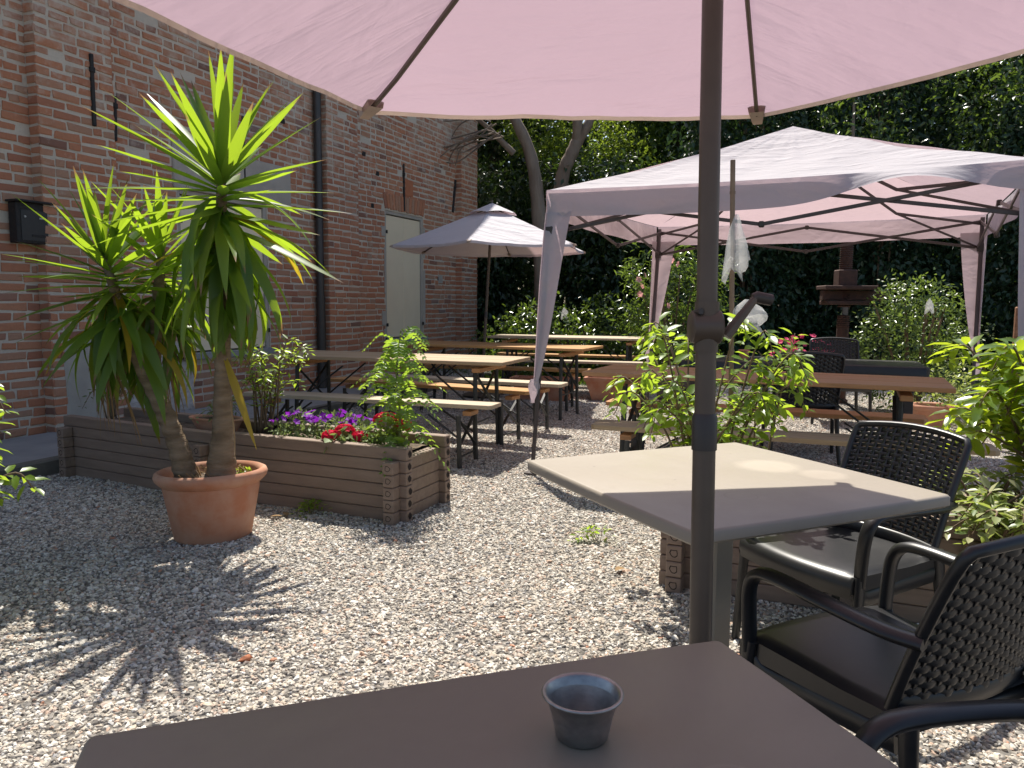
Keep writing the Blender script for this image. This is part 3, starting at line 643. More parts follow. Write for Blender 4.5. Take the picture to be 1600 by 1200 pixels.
def foliage(name, blobs, n, size, shape, m, parent, wr=0.5, shell=0.55, up=0.5, droop=0.2, cl=14, cr_=0.16, seed=1, smin=0.7):
    """leaf sprays spread through ellipsoid blobs (c, r): clusters near the surface with gaps between"""
    rng = np.random.default_rng(seed); vol = np.array([b[1][0] * b[1][1] * b[1][2] for b in blobs]) ** 0.67; pr = vol / vol.sum()
    nc = max(1, n // cl); bi = rng.choice(len(blobs), nc, p=pr); C = np.array([b[0] for b in blobs], float)[bi]; Rr = np.array([b[1] for b in blobs], float)[bi]
    u = unit(nc, rng); rad = (shell + (1 - shell) * rng.random(nc) ** 0.6) * (1 + 0.16 * rng.normal(size=nc) * 0.6)
    cen = C + u * Rr * rad[:, None]; out = u / Rr; out /= np.linalg.norm(out, axis=1)[:, None]
    ci = np.repeat(np.arange(nc), cl); N_ = len(ci)
    P = cen[ci] + rng.normal(size=(N_, 3)) * cr_ * 0.5
    D = out[ci] * 0.8 + rng.normal(size=(N_, 3)) * 0.75 + np.array([0, 0, -droop]); Nn = out[ci] * 0.4 + np.array([0, 0, up]) + rng.normal(size=(N_, 3)) * 0.45
    L = size * (smin + (1.25 - smin) * rng.random(N_))
    me = leaves_mesh(name, P, D, Nn, L, np.full(N_, wr), shape)
    o = obj(name, me, m, parent); return o

# ------------------------------------------------------------------ furniture: beer tables and benches
def legset(t, L, W, H, inset, m, bench=False):
    s = 0.16 if bench else 0.24; hx = L / 2 - inset; th = 0.032
    for sx in (-1, 1):
        for sy in (-1, 1):
            mb = MB(); sweep(mb, [(sx * hx, sy * s, H - 0.05), (sx * (hx + .01), sy * (s + .03 if not bench else s + .0), 0)], rsec(.034, .03), (1, 0, 0)); obj('leg', mb, m, t)
        mb = MB(); z0, z1 = (0.12, H - .09) if bench else (0.30, H - .09)
        sweep(mb, [(sx * hx - .012, -s, z0), (sx * hx - .012, s, z1)], rsec(.026, .008), (1, 0, 0)); sweep(mb, [(sx * hx + .012, s, z0), (sx * hx + .012, -s, z1)], rsec(.026, .008), (1, 0, 0))
        obj('cross_brace', mb, m, t)
        mb = MB(); tube(mb, [(sx * hx, -s, z0 - .04), (sx * hx, s, z0 - .04)], .008, 6); obj('rung', mb, m, t)
        mb = MB(); inx = sx * (hx - (0.26 if bench else 0.42))
        for sy in (-1, 1): sweep(mb, [(sx * hx, sy * s * .96, H * .5), (inx, sy * s * .8, H - .06)], rsec(.022, .012), (0, 1, 0))
        obj('support_strut', mb, m, t)
        mb = MB(); cbox(mb, (sx * (hx + .03), 0, H - .045), (.07, W - .10, .035), .004); obj('batten', mb, M['wood_red'], t)
def beer_table(loc, rz, wood, label, H=0.765, L=2.2, W=0.72, legs='steel_dark', g='long folding beer tables in rows on the gravel'):
    t = thing('beer_table', label, 'table', (*loc, 0), rz, g); nb = 5; bw = W / nb
    for k in range(nb):
        mb = MB(); cbox(mb, (0, 0, 0), (L, bw - .0025, .028), .003); obj('board', mb, M[wood], t, (0, -W / 2 + bw * (k + .5), H - .014 - 0.0008 * (k % 2)))
    legset(t, L, W, H - .03, .27, M[legs]); return t
def beer_bench(loc, rz, wood, label, H=0.475, L=2.2, W=0.25, legs='steel_dark'):
    t = thing('beer_bench', label, 'bench', (*loc, 0), rz, 'long folding benches beside the beer tables')
    mb = MB(); c = .025; h = .030
    out = [(-L / 2 + c, -W / 2), (L / 2 - c, -W / 2), (L / 2, -W / 2 + c), (L / 2, W / 2 - c), (L / 2 - c, W / 2), (-L / 2 + c, W / 2), (-L / 2, W / 2 - c), (-L / 2, -W / 2 + c)]
    n = 8; vs = [(x, y, H - h) for x, y in out] + [(x, y, H - .004) for x, y in out] + [(x * .998, y * .98, H) for x, y in out]
    fs = [tuple(reversed(range(n))), tuple(range(2 * n, 3 * n))] + [(k * n + i, k * n + (i + 1) % n, (k + 1) * n + (i + 1) % n, (k + 1) * n + i) for k in (0, 1) for i in range(n)]
    mb.add(vs, fs); obj('seat_board', mb, M[wood], t)
    legset(t, L, W, H - .03, .24, M[legs], True); return t
beer_table((-1.0, 6.60), R(-19), 'wood_grey', 'weathered grey beer table half in wall shade behind the flower planter')
beer_bench((-1.15, 6.03), R(-19.5), 'wood_pale', 'grey bench directly behind the purple and red flowers')
beer_bench((-0.78, 7.10), R(-28), 'wood_orange', 'orange bench on the wall side of the weathered grey table')
beer_table((-0.15, 8.55), R(-24), 'wood_orange', 'orange varnished beer table beside the far parasol')
beer_bench((-0.52, 7.60), R(-22.5), 'wood_pale', 'whitish bench in front of the orange varnished table')
beer_bench((-0.17, 9.05), R(-16), 'wood_orange', 'orange bench behind the orange varnished table')
beer_table((0.80, 10.75), R(-15), 'wood_pale', 'pale beer table standing farthest back in front of the hedge')
beer_bench((0.75, 10.15), R(-16), 'wood_pale', 'pale bench in front of the farthest beer table')
beer_bench((0.85, 11.35), R(-16), 'wood_orange', 'orange bench behind the farthest beer table')
beer_table((1.62, 5.03), R(-24.5), 'wood_red', 'reddish brown beer table under the gazebo')
beer_bench((1.56, 4.44), R(-21), 'wood_grey', 'brown bench in front of the reddish table behind the leafy planter')
beer_bench((1.78, 5.55), R(-22), 'wood_red', 'reddish bench under the gazebo behind the reddish table')

# ------------------------------------------------------------------ resin wicker armchairs
def chair_parts():
    t = thing('armchair', 'black wicker armchair at the right side of the beige table', 'armchair', (0, 0, 0), 0, 'black resin wicker armchairs'); m = M['black_plastic']
    # front is -y
    mb = MB(); prof = [(-.268, .355), (-.276, .385), (-.274, .412), (-.258, .432), (-.22, .441), (-.10, .437), (.05, .430), (.18, .432), (.235, .438)]
    us = [-1.0, -1.0, -.985, -.95, -.8, -.5, -.2, 0, .2, .5, .8, .95, .985, 1.0, 1.0]
    def P(i, j):
        u = us[i]; y, z = prof[j]; f = (y + .276) / .51; hw = .262 - .035 * f; bow = -.028 * (1 - u * u) * (1 - f)
        zz = z - .006 * (1 - u * u) * (0 if j < 4 else 1); e = abs(u)
        if i in (0, 14): zz = min(zz, .375)
        elif e > .98 and j > 3: zz -= .012
        elif e > .94 and j > 3: zz -= .003
        return (u * hw, y + bow, zz)
    vs = [P(i, j) for i in range(15) for j in range(9)]
    mb.add(vs, [(i * 9 + j, (i + 1) * 9 + j, (i + 1) * 9 + j + 1, i * 9 + j + 1) for i in range(14) for j in range(8)])
    cbox(mb, (0, 0, .392), (.44, .44, .03), .01)
    obj('seat', mb, m, t, smooth=True, ang=50)
    for sx in (-1, 1):
        mb = MB(); sweep(mb, cr([(sx * .262, -.235, .43), (sx * .268, -.245, .30), (sx * .278, -.262, .0)], 4), rsec(.048, .036, .35), (0, 1, 0), [1 - .25 * k / 8 for k in range(9)]); obj('leg', mb, m, t, smooth=True, ang=50)
        mb = MB(); sweep(mb, cr([(sx * .225, .225, .45), (sx * .235, .245, .25), (sx * .255, .285, .0)], 4), rsec(.048, .036, .35), (0, 1, 0), [1 - .25 * k / 8 for k in range(9)]); obj('leg', mb, m, t, smooth=True, ang=50)
        mb = MB(); sweep(mb, cr([(sx * .262, -.236, .40), (sx * .270, -.236, .52), (sx * .276, -.228, .590), (sx * .278, -.195, .630), (sx * .280, -.12, .640), (sx * .278, .05, .632), (sx * .262, .18, .622), (sx * .238, .262, .620)], 5), rsec(.050, .030, .42), (sx, 0, 0)); obj('armrest', mb, m, t, smooth=True, ang=50)
        mb = MB(); sweep(mb, cr([(sx * .255, -.235, .37), (sx * .248, -.18, .345), (sx * .235, 0, .352), (sx * .225, .2, .36)], 4), rsec(.02, .06, .4), (1, 0, 0)); obj('apron', mb, m, t, smooth=True, ang=50)
    def bk(s, q):                      # back surface: s across -1..1, q up 0..1
        hw = .232 + .012 * q; return Vector((s * hw, .228 + .115 * q + .03 * q * q - .045 * s * s * (1 - .3 * q), .435 + .43 * q - .022 * s * s * q))
    def nrm(s, q):
        a = bk(s + .01, q) - bk(s - .01, q); b = bk(s, q + .01) - bk(s, q - .01); return a.cross(b).normalized()
    mb = MB(); path = [bk(-1, k / 8) for k in range(0, 8)] + [bk(-.985, .965), bk(-.94, 1.0)] + [bk(-.8 + 1.6 * k / 8, 1.0) for k in range(9)] + [bk(.94, 1.0), bk(.985, .965)] + [bk(1, 1 - k / 8) for k in range(1, 9)]
    sweep(mb, path, rsec(.030, .026, .4), (0, 1, 0)); sweep(mb, [bk(-1 + k / 4, .03) for k in range(9)], rsec(.05, .02, .4), (0, 0, 1))
    obj('back_frame', mb, m, t, smooth=True, ang=50)
    mb = MB(); rows, cols = 25, 15
    for r in range(rows):              # across strands, in front of and behind the uprights in turn
        q = .06 + .90 * (r + .5) / rows; fr = []
        for k in range(cols * 4 + 1):
            s = -.97 + 1.94 * k / (cols * 4); a = math.cos(PI * (k / 4) + PI * (r % 2)); n = nrm(s, q); fr.append((bk(s, q) + n * (.0045 * a), n, abs(a)))
        vs = []; fs = []
        for p, n, a in fr:
            u = Vector((0, 0, 1)); hgt = .0068 + .0009 * a; vs += [p + u * hgt - n * .001, p + n * .0028, p - u * hgt - n * .001, p - n * .0028]
        for i in range(len(fr) - 1):
            for j in range(4): fs.append((i * 4 + j, (i + 1) * 4 + j, (i + 1) * 4 + (j + 1) % 4, i * 4 + (j + 1) % 4))
        mb.add(vs, fs)
    for c in range(cols + 1):
        s = -.97 + 1.94 * (c + 0.0) / cols
        sweep(mb, [bk(s, .05 + .93 * k / 10) for k in range(11)], rsec(.004, .013, .3), (0, 1, 0))
    obj('woven_panel', mb, m, t, smooth=True, ang=60)
    return t
def face(dx, dy): return math.atan2(dy, dx) + PI / 2
ch = chair_parts(); ch.location = (1.152, 2.586, 0); ch.rotation_euler = (0, 0, -1.104); ch.scale = (.91, .91, .91)
dup(ch, (0.905, 1.745, 0), 3.576, 'black wicker armchair in front of the beige table, its back cut by the right edge')
dup(ch, (0.80, 0.915, 0), -1.329, 'black armchair by the taupe table, only its armrest in the bottom corner')
dup(ch, (2.33, 6.12, 0), face(.25, .97), 'black wicker armchair under the gazebo between the reddish and the black tables').scale = (1, 1, 1)
dup(ch, (3.42, 8.02, 0), face(-.22, -.97), 'black wicker armchair behind the black table in front of pink geraniums').scale = (1, 1, 1)

# ------------------------------------------------------------------ square pedestal tables
def rrect(w, d, r, n=5, bulge=0.0):
    o = []
    for sx, sy, a0 in ((1, 1, 0), (-1, 1, 90), (-1, -1, 180), (1, -1, 270)):
        for k in range(n + 1):
            a = R(a0 + 90 * k / n); o.append((sx * (w / 2 - r) + r * math.cos(a), sy * (d / 2 - r) + r * math.sin(a)))
        nx_ = {0: (-1, 1), 90: (-1, -1), 180: (1, -1), 270: (1, 1)}[a0]
        a = o[-1]; b = (nx_[0] * (w / 2 - r) + r * math.cos(R(a0 + 90)), nx_[1] * (d / 2 - r) + r * math.sin(R(a0 + 90)))
        for k in range(1, 6):
            t = k / 6; x, y = a[0] + (b[0] - a[0]) * t, a[1] + (b[1] - a[1]) * t; bl = bulge * 4 * t * (1 - t)
            if a0 in (0, 180): y += bl * (1 if y > 0 else -1)
            else: x += bl * (1 if x > 0 else -1)
            o.append((x, y))
    return o
def slab(mb, out, z0, z1, b=.006):
    n = len(out); L = [(1 - .02, z0), (1, z0 + b), (1, z1 - b), (1 - b / .4 * .5, z1 - b * .25), (1 - b / .4 * 1.1, z1)]
    vs = [(x * k, y * k, z) for k, z in L for x, y in out]
    fs = [tuple(reversed(range(n))), tuple(range((len(L) - 1) * n, len(L) * n))] + [(k * n + i, k * n + (i + 1) % n, (k + 1) * n + (i + 1) % n, (k + 1) * n + i) for k in range(len(L) - 1) for i in range(n)]
    mb.add(vs, fs)
def pedestal_table(label, loc, rz, m, w=.8, d=.8, H=.75):
    t = thing('pedestal_table', label, 'table', (*loc, 0), rz, 'square pedestal tables at the front')
    mb = MB(); slab(mb, rrect(w, d, .009, 5, .006), H - .034, H, .007); obj('table_top', mb, m, t, smooth=True, ang=35)
    mb = MB(); cbox(mb, (0, 0, .375), (.065, .065, .66), .006); obj('column', mb, M['table_top'], t)
    mb = MB(); cbox(mb, (0, 0, H - .046), (.34, .34, .02), .004); obj('mounting_plate', mb, M['pole'], t)
    for k in range(4):
        mb = MB(); a = k * PI / 2 + PI / 4; c, s = math.cos(a), math.sin(a); sweep(mb, cr([(c * .02, s * .02, .07), (c * .2, s * .2, .05), (c * .34, s * .34, .02)], 4), rsec(.05, .035), (0, 0, 1)); obj('foot', mb, M['table_top'], t)
    return t
pedestal_table('beige square table half in parasol shade with armchairs around it', (0.576, 2.085), R(-65.4), M['table_top'])
pedestal_table('taupe square table nearest the camera with a metal cup on it', (0.045, 0.54), R(18.6), M['table_top_taupe'])
cup = thing('metal_cup', 'small dull metal sauce cup on the taupe table', 'cup', (0.079, 0.795, .7502)); cup.scale = (1.10, 1.10, .92)
mb = MB(); lathe(mb, [(.0, .0005), (.0235, .0), (.0262, .003), (.0300, .026), (.0302, .0275), (.0365, .0520), (.0385, .0535), (.0402, .0528), (.0408, .0548), (.0398, .0560), (.0375, .0558), (.0352, .0535), (.0292, .027), (.0252, .004), (.0, .0025)], 48)
obj('cup_body', mb, M['tin'], cup, smooth=True, ang=60)
mb = MB(); lathe(mb, [(.0, .0029), (.0250, .0043), (.0290, .027), (.0352, .0530)], 48); me_ = obj('cup_inner_skin', mb, M['tin_dull'], cup, smooth=True, ang=60)  # added inner skin; its tone stands in for shading inside the cup

# black table under the gazebo
t = thing('black_table', 'black rectangular table under the gazebo with a tiny red pot on it', 'table', (2.56, 6.86, 0), R(-21))
mb = MB(); slab(mb, rrect(2.0, .80, .03), .63, .73, .008); obj('table_top', mb, M['black_plastic'], t, smooth=True, ang=35)
for sx in (-1, 1):
    for sy in (-1, 1):
        mb = MB(); cbox(mb, (sx * .86, sy * .32, .315), (.075, .075, .63), .006); obj('leg', mb, M['wood_red'] if False else M['pole_dark'], t)
def pot(name, label, loc, r, h, m, rz=0, sx=1, sy=1, group=None, prof=None, soil=True):
    t = thing(name, label, 'flower pot', loc, rz, group); mb = MB()
    p = [(0.02, 0), (r * .70, 0), (r * .73, .01), (r * .93, h * .80), (r * .93, h * .81), (r * 1.0, h * .83), (r * 1.03, h * .90), (r * 1.02, h * .97), (r * .97, h), (r * .90, h * .985), (r * .86, h * .93), (r * .84, h * .85)]
    lathe(mb, p, 40, sx, sy); obj('pot_body', mb, m, t, smooth=True, ang=50)
    if soil:
        mb = MB(); lathe(mb, [(0.001, h * .86), (r * .4, h * .875), (r * .87, h * .86)], 24, sx, sy); obj('soil', mb, M['soil'], t, smooth=True)
    return t
pot('small_pot', 'tiny red terracotta pot standing on the black table', (2.10, 6.95, .731), .05, .085, M['terracotta'])
pot('terracotta_pot', 'terracotta pot on the gravel beyond the right-hand bush', (4.15, 7.5, 0), .20, .26, M['terracotta'])

# ------------------------------------------------------------------ planters of stacked recycled planks
def planter(label, loc, rz, L, W, n, ph=.07, g='brown plank planter boxes', lift=0.0):
    """origin at the front left corner on the ground, x along the front, y to the back"""
    t = thing('planter_box', label, 'planter', loc, rz, g); th = .042; ov = .075; pd = []
    shared = {}
    def long_m():
        mb = MB(); cbox(mb, (0, 0, 0), (L + 2 * ov, th * 1.6, ph - .003), .004)
        for sx in (-1, 1):                # hollow ends
            x = sx * (L / 2 + ov); r = .018
            vs = [(x + sx * .0006, r * math.cos(a * PI / 4 + .3) * (1.0 + .2 * math.sin(a * 2.3)), r * math.sin(a * PI / 4 + .3)) for a in range(8)]; mb2.add(vs, [tuple(range(8))])
        return mb
    def short_m():
        mb = MB(); cbox(mb, (0, 0, 0), (th * 1.6, W - th * 1.6 - .002, ph - .003), .004)
        for sy in (-1, 1): cbox(mb, (0, sy * (W / 2 + th * .8 + ov * .5 + .001), 0), (th * 1.6, ov, ph - .003), .004)
        return mb
    mb2 = MB(); lm = long_m().mesh('plank'); hl = MB()
    sm = short_m().mesh('plank'); lm.materials.append(M['recycled']); sm.materials.append(M['recycled'])
    hm = MB()
    for sx in (-1, 1): hole_shade(hm, (sx * (L / 2 + ov), 0, 0), (sx, 0, 0))
    hlm = hm.mesh('hollow_shade'); hlm.materials.append(M['hole_shade'])
    hm = MB()
    for sy in (-1, 1): hole_shade(hm, (0, sy * (W / 2 + th * .8 + ov), 0), (0, sy, 0))
    hsm = hm.mesh('hollow_shade'); hsm.materials.append(M['hole_shade'])
    for k in range(n):
        for y in (0, W):
            o = obj('plank', lm, None, t, (L / 2 + rnd.uniform(-.003, .003), y, ph * (k + .5))); obj('hollow_shade', hlm, None, o)
    for k in range(n - 1):
        for x in (0, L):
            o = obj('plank', sm, None, t, (x, W / 2 + rnd.uniform(-.003, .003), ph * (k + 0.98) - ph * .5 + .002)); obj('hollow_shade', hsm, None, o)
    mb = MB(); zt = n * ph - .055
    grid(mb, lambda u, v: (.03 + u * (L - .06), .035 + v * (W - .07), zt + .02 * noise.noise(Vector((u * L * 5, v * 4, loc[0])))), 24, 8); obj('soil', mb, M['soil'], t, smooth=True)
    return t
def hole_shade(mb, c, d):
    """a ragged hollow: a shallow cup let into the plank end, its lip just proud"""
    d = Vector(d); a = Vector((0, 0, 1)); b = d.cross(a); vs = []; n = 9; rr = [rnd.uniform(.8, 1.2) for _ in range(n)]
    for r, off in ((.019, .0012), (.012, .0009), (.004, .0006)):
        for i in range(n): q = 2 * PI * i / n; vs.append(Vector(c) + (a * math.cos(q) + b * math.sin(q)) * r * rr[i] + d * off)
    mb.add(vs, [(k * n + i, k * n + (i + 1) % n, (k + 1) * n + (i + 1) % n, (k + 1) * n + i) for k in range(2) for i in range(n)] + [tuple(range(2 * n, 3 * n))])
planter('dark brown plank planter at the wall end, behind the potted yucca', (-3.05, 5.30, 0), R(-27.5), 1.34, .46, 6)
planter('brown plank planter with purple petunias and red geraniums', (-1.76, 4.685, 0), R(-22.6), 1.22, .46, 6)
planter('brown plank planter half hidden under the beige table', (0.73, 3.245, 0), R(-23), 1.75, .44, 6)

# ------------------------------------------------------------------ parasols
def parasol(name, label, base, top, r, zr, zh, n, yaw, tilt=(0, 0), rp=(.0205, .0185), crank=True, cloth='pink_cloth', vent=False, hem_drop=.012, group=None):
    t = thing(name, label, 'parasol', (base[0], base[1], 0), 0, group); bx, by = base
    cx, cy = top[0] - bx, top[1] - by
    V = []
    for k in range(n):
        a = yaw + 2 * PI * k / n; dx, dy = r * math.cos(a), r * math.sin(a); V.append(Vector((cx + dx, cy + dy, zr + dx * tilt[0] + dy * tilt[1])))
    hub = Vector((cx, cy, zh))
    def surf(k, u, v):                    # u 0 hub..1 rim, v across the panel
        a, b = V[k], V[(k + 1) % n]; e = a.lerp(b, v); p = hub.lerp(e, u); c = 4 * v * (1 - v)
        p = p + (hub - e).normalized() * (.035 * c * u ** 4); p.z -= .035 * c * u * u * (1.2 - .2 * u) + .05 * u * (1 - u)
        p.z += .006 * noise.noise(Vector((p.x * 5, p.y * 5, k * 3.1))) * u + .004 * noise.noise(Vector((p.x * 16, p.y * 4, k))) * u
        return p
    u0 = .18 if vent else 0.0
    for k in range(n):
        mb = MB(); grid(mb, lambda u, v: surf(k, u0 + (1 - u0) * u, v), 16, 16); obj('canopy_panel', mb, M[cloth], t, smooth=True, ang=None)
        mb = MB()
        def hemf(u, v):
            p = surf(k, 1.0, v); q = surf(k, .985, v); d = (p - q).normalized(); return p + d * .001 + Vector((0, 0, -hem_drop * u)) + d * (.002 * u) + Vector((0, 0, .0015))
        grid(mb, hemf, 1, 16); obj('hem', mb, M['hem'] if not vent else M[cloth], t, smooth=True)
    if vent:
        for k in range(n):
            mb = MB()
            def vf(u, v):
                p = surf(k, u * .26, v); p.z += .035 - .0 * u + .025 * math.sin(PI * v) * u; return p
            grid(mb, vf, 5, 6); obj('vent_flap', mb, M[cloth], t, smooth=True)
    for k in range(n):
        a = V[k]; mb = MB(); off = Vector((0, 0, -.016)); pts = []
        for i in range(9):
            u = .02 + .96 * i / 8; p = surf(k, u, 0.0) + off; pts.append(p)
        sweep(mb, pts, rsec(.016, .012), (0, 0, 1)); obj('rib', mb, M['pole'], t)
        mb = MB(); mid = surf(k, .55, 0) + off; run = Vector((cx, cy, zh - .42)); tube(mb, [run, mid], .006, 6); obj('strut', mb, M['pole'], t)
        # pocket that holds the rib end
        mb = MB(); d = (surf(k, 1, 0) - surf(k, .9, 0)).normalized(); sd = Vector((-d.y, d.x, 0)).normalized(); p0 = surf(k, .955, 0) + Vector((0, 0, -.006)); p1 = surf(k, 1, 0) + d * .022
        sec = [(-.028, .004), (.028, .004), (.024, -.016), (-.024, -.016)]; vs = []
        for p, s in ((p0, 1.0), (p1, .62)):
            for a_, b_ in sec: vs.append(p + sd * (a_ * s) + Vector((0, 0, b_ - .004)))
        mb.add(vs, [(0, 1, 5, 4), (1, 2, 6, 5), (2, 3, 7, 6), (3, 0, 4, 7), (4, 5, 6, 7)]); obj('corner_pocket', mb, M['hem'], t)
    tp = Vector((cx, cy, zh - .01)); P = lambda z: Vector((cx * z / zh, cy * z / zh, z))
    zj = 1.02 if crank else 1.1
    mb = MB(); tube(mb, [P(zj), tp], rp[1], 20); obj('upper_pole', mb, M['pole'], t, smooth=True, ang=50)
    mb = MB(); tube(mb, [P(0.05), P(zj - .06)], rp[0], 20); obj('lower_pole', mb, M['pole'], t, smooth=True, ang=50)
    mb = MB(); tube(mb, [P(zj - .062), P(zj - .002), P(zj + .004)], [rp[0] + .0022, rp[0] + .0022, rp[1] + .001], 20); obj('pole_sleeve', mb, M['pole_dark'], t, smooth=True, ang=50)
    mb = MB(); tube(mb, [P(zh - .46), P(zh - .38)], .034, 12); obj('runner', mb, M['pole'], t)
    mb = MB(); tube(mb, [P(zh - .05), P(zh + .02)], .036, 12); tube(mb, [P(zh + .02), P(zh + .07)], .012, 8); obj('hub', mb, M['pole'], t)
    mb = MB(); lathe(mb, [(.001, .0), (.24, .0), (.25, .03), (.20, .05), (.05, .07), (.032, .09), (.032, .30), (.025, .30)], 28); obj('base', mb, M['pole_dark'], t, smooth=True, ang=40)
    if crank:
        c = P(1.180); q = Vector((1, 0, 0)); fy = -.004
        mb = MB(); tube(mb, [c + Vector((-.030, 0, 0)), c + Vector((-.026, 0, 0)), c + Vector((.022, 0, 0)), c + Vector((.026, 0, 0))], [.024, .029, .031, .027], 20, (0, 0, 1)); tube(mb, [c + Vector((0, 0, -.045)), c + Vector((0, 0, .045))], rp[1] + .0035, 16); obj('crank_housing', mb, M['pole'], t, smooth=True, ang=45)
        mb = MB(); tube(mb, [c + Vector((-.022, -.006, .026)), c + Vector((-.016, -.024, .028))], .0055, 8); obj('bolt', mb, M['pole_dark'], t)
        mb = MB(); sweep(mb, [c + Vector((.032, -.012, -.016)), c + Vector((.082, -.012, .052))], rsec(.020, .014), (0, 1, 0), [1.25, .85]); obj('crank_arm', mb, M['pole'], t)
        mb = MB(); tube(mb, [c + Vector((.078, -.012, .052)), c + Vector((.084, -.012, .054)), c + Vector((.112, -.006, .049)), c + Vector((.115, -.006, .048))], [.008, .0105, .0105, .007], 12); obj('crank_handle', mb, M['pole_dark'], t, smooth=True)
    return t
parasol('parasol', 'large pinkish beige parasol over the front tables with a crank on its pole', (0.353, 1.335), (0.345, 1.435), 1.27, 1.861, 2.36, 6, 1.2, (.035, -.026))
parasol('parasol', 'pale parasol standing beside the orange table near the building corner', (-.40, 10.0), (-.27, 10.0), 1.30, 1.92, 2.46, 6, R(20), (0, 0), (.02, .018), False, 'parasol_cloth', True, .03)

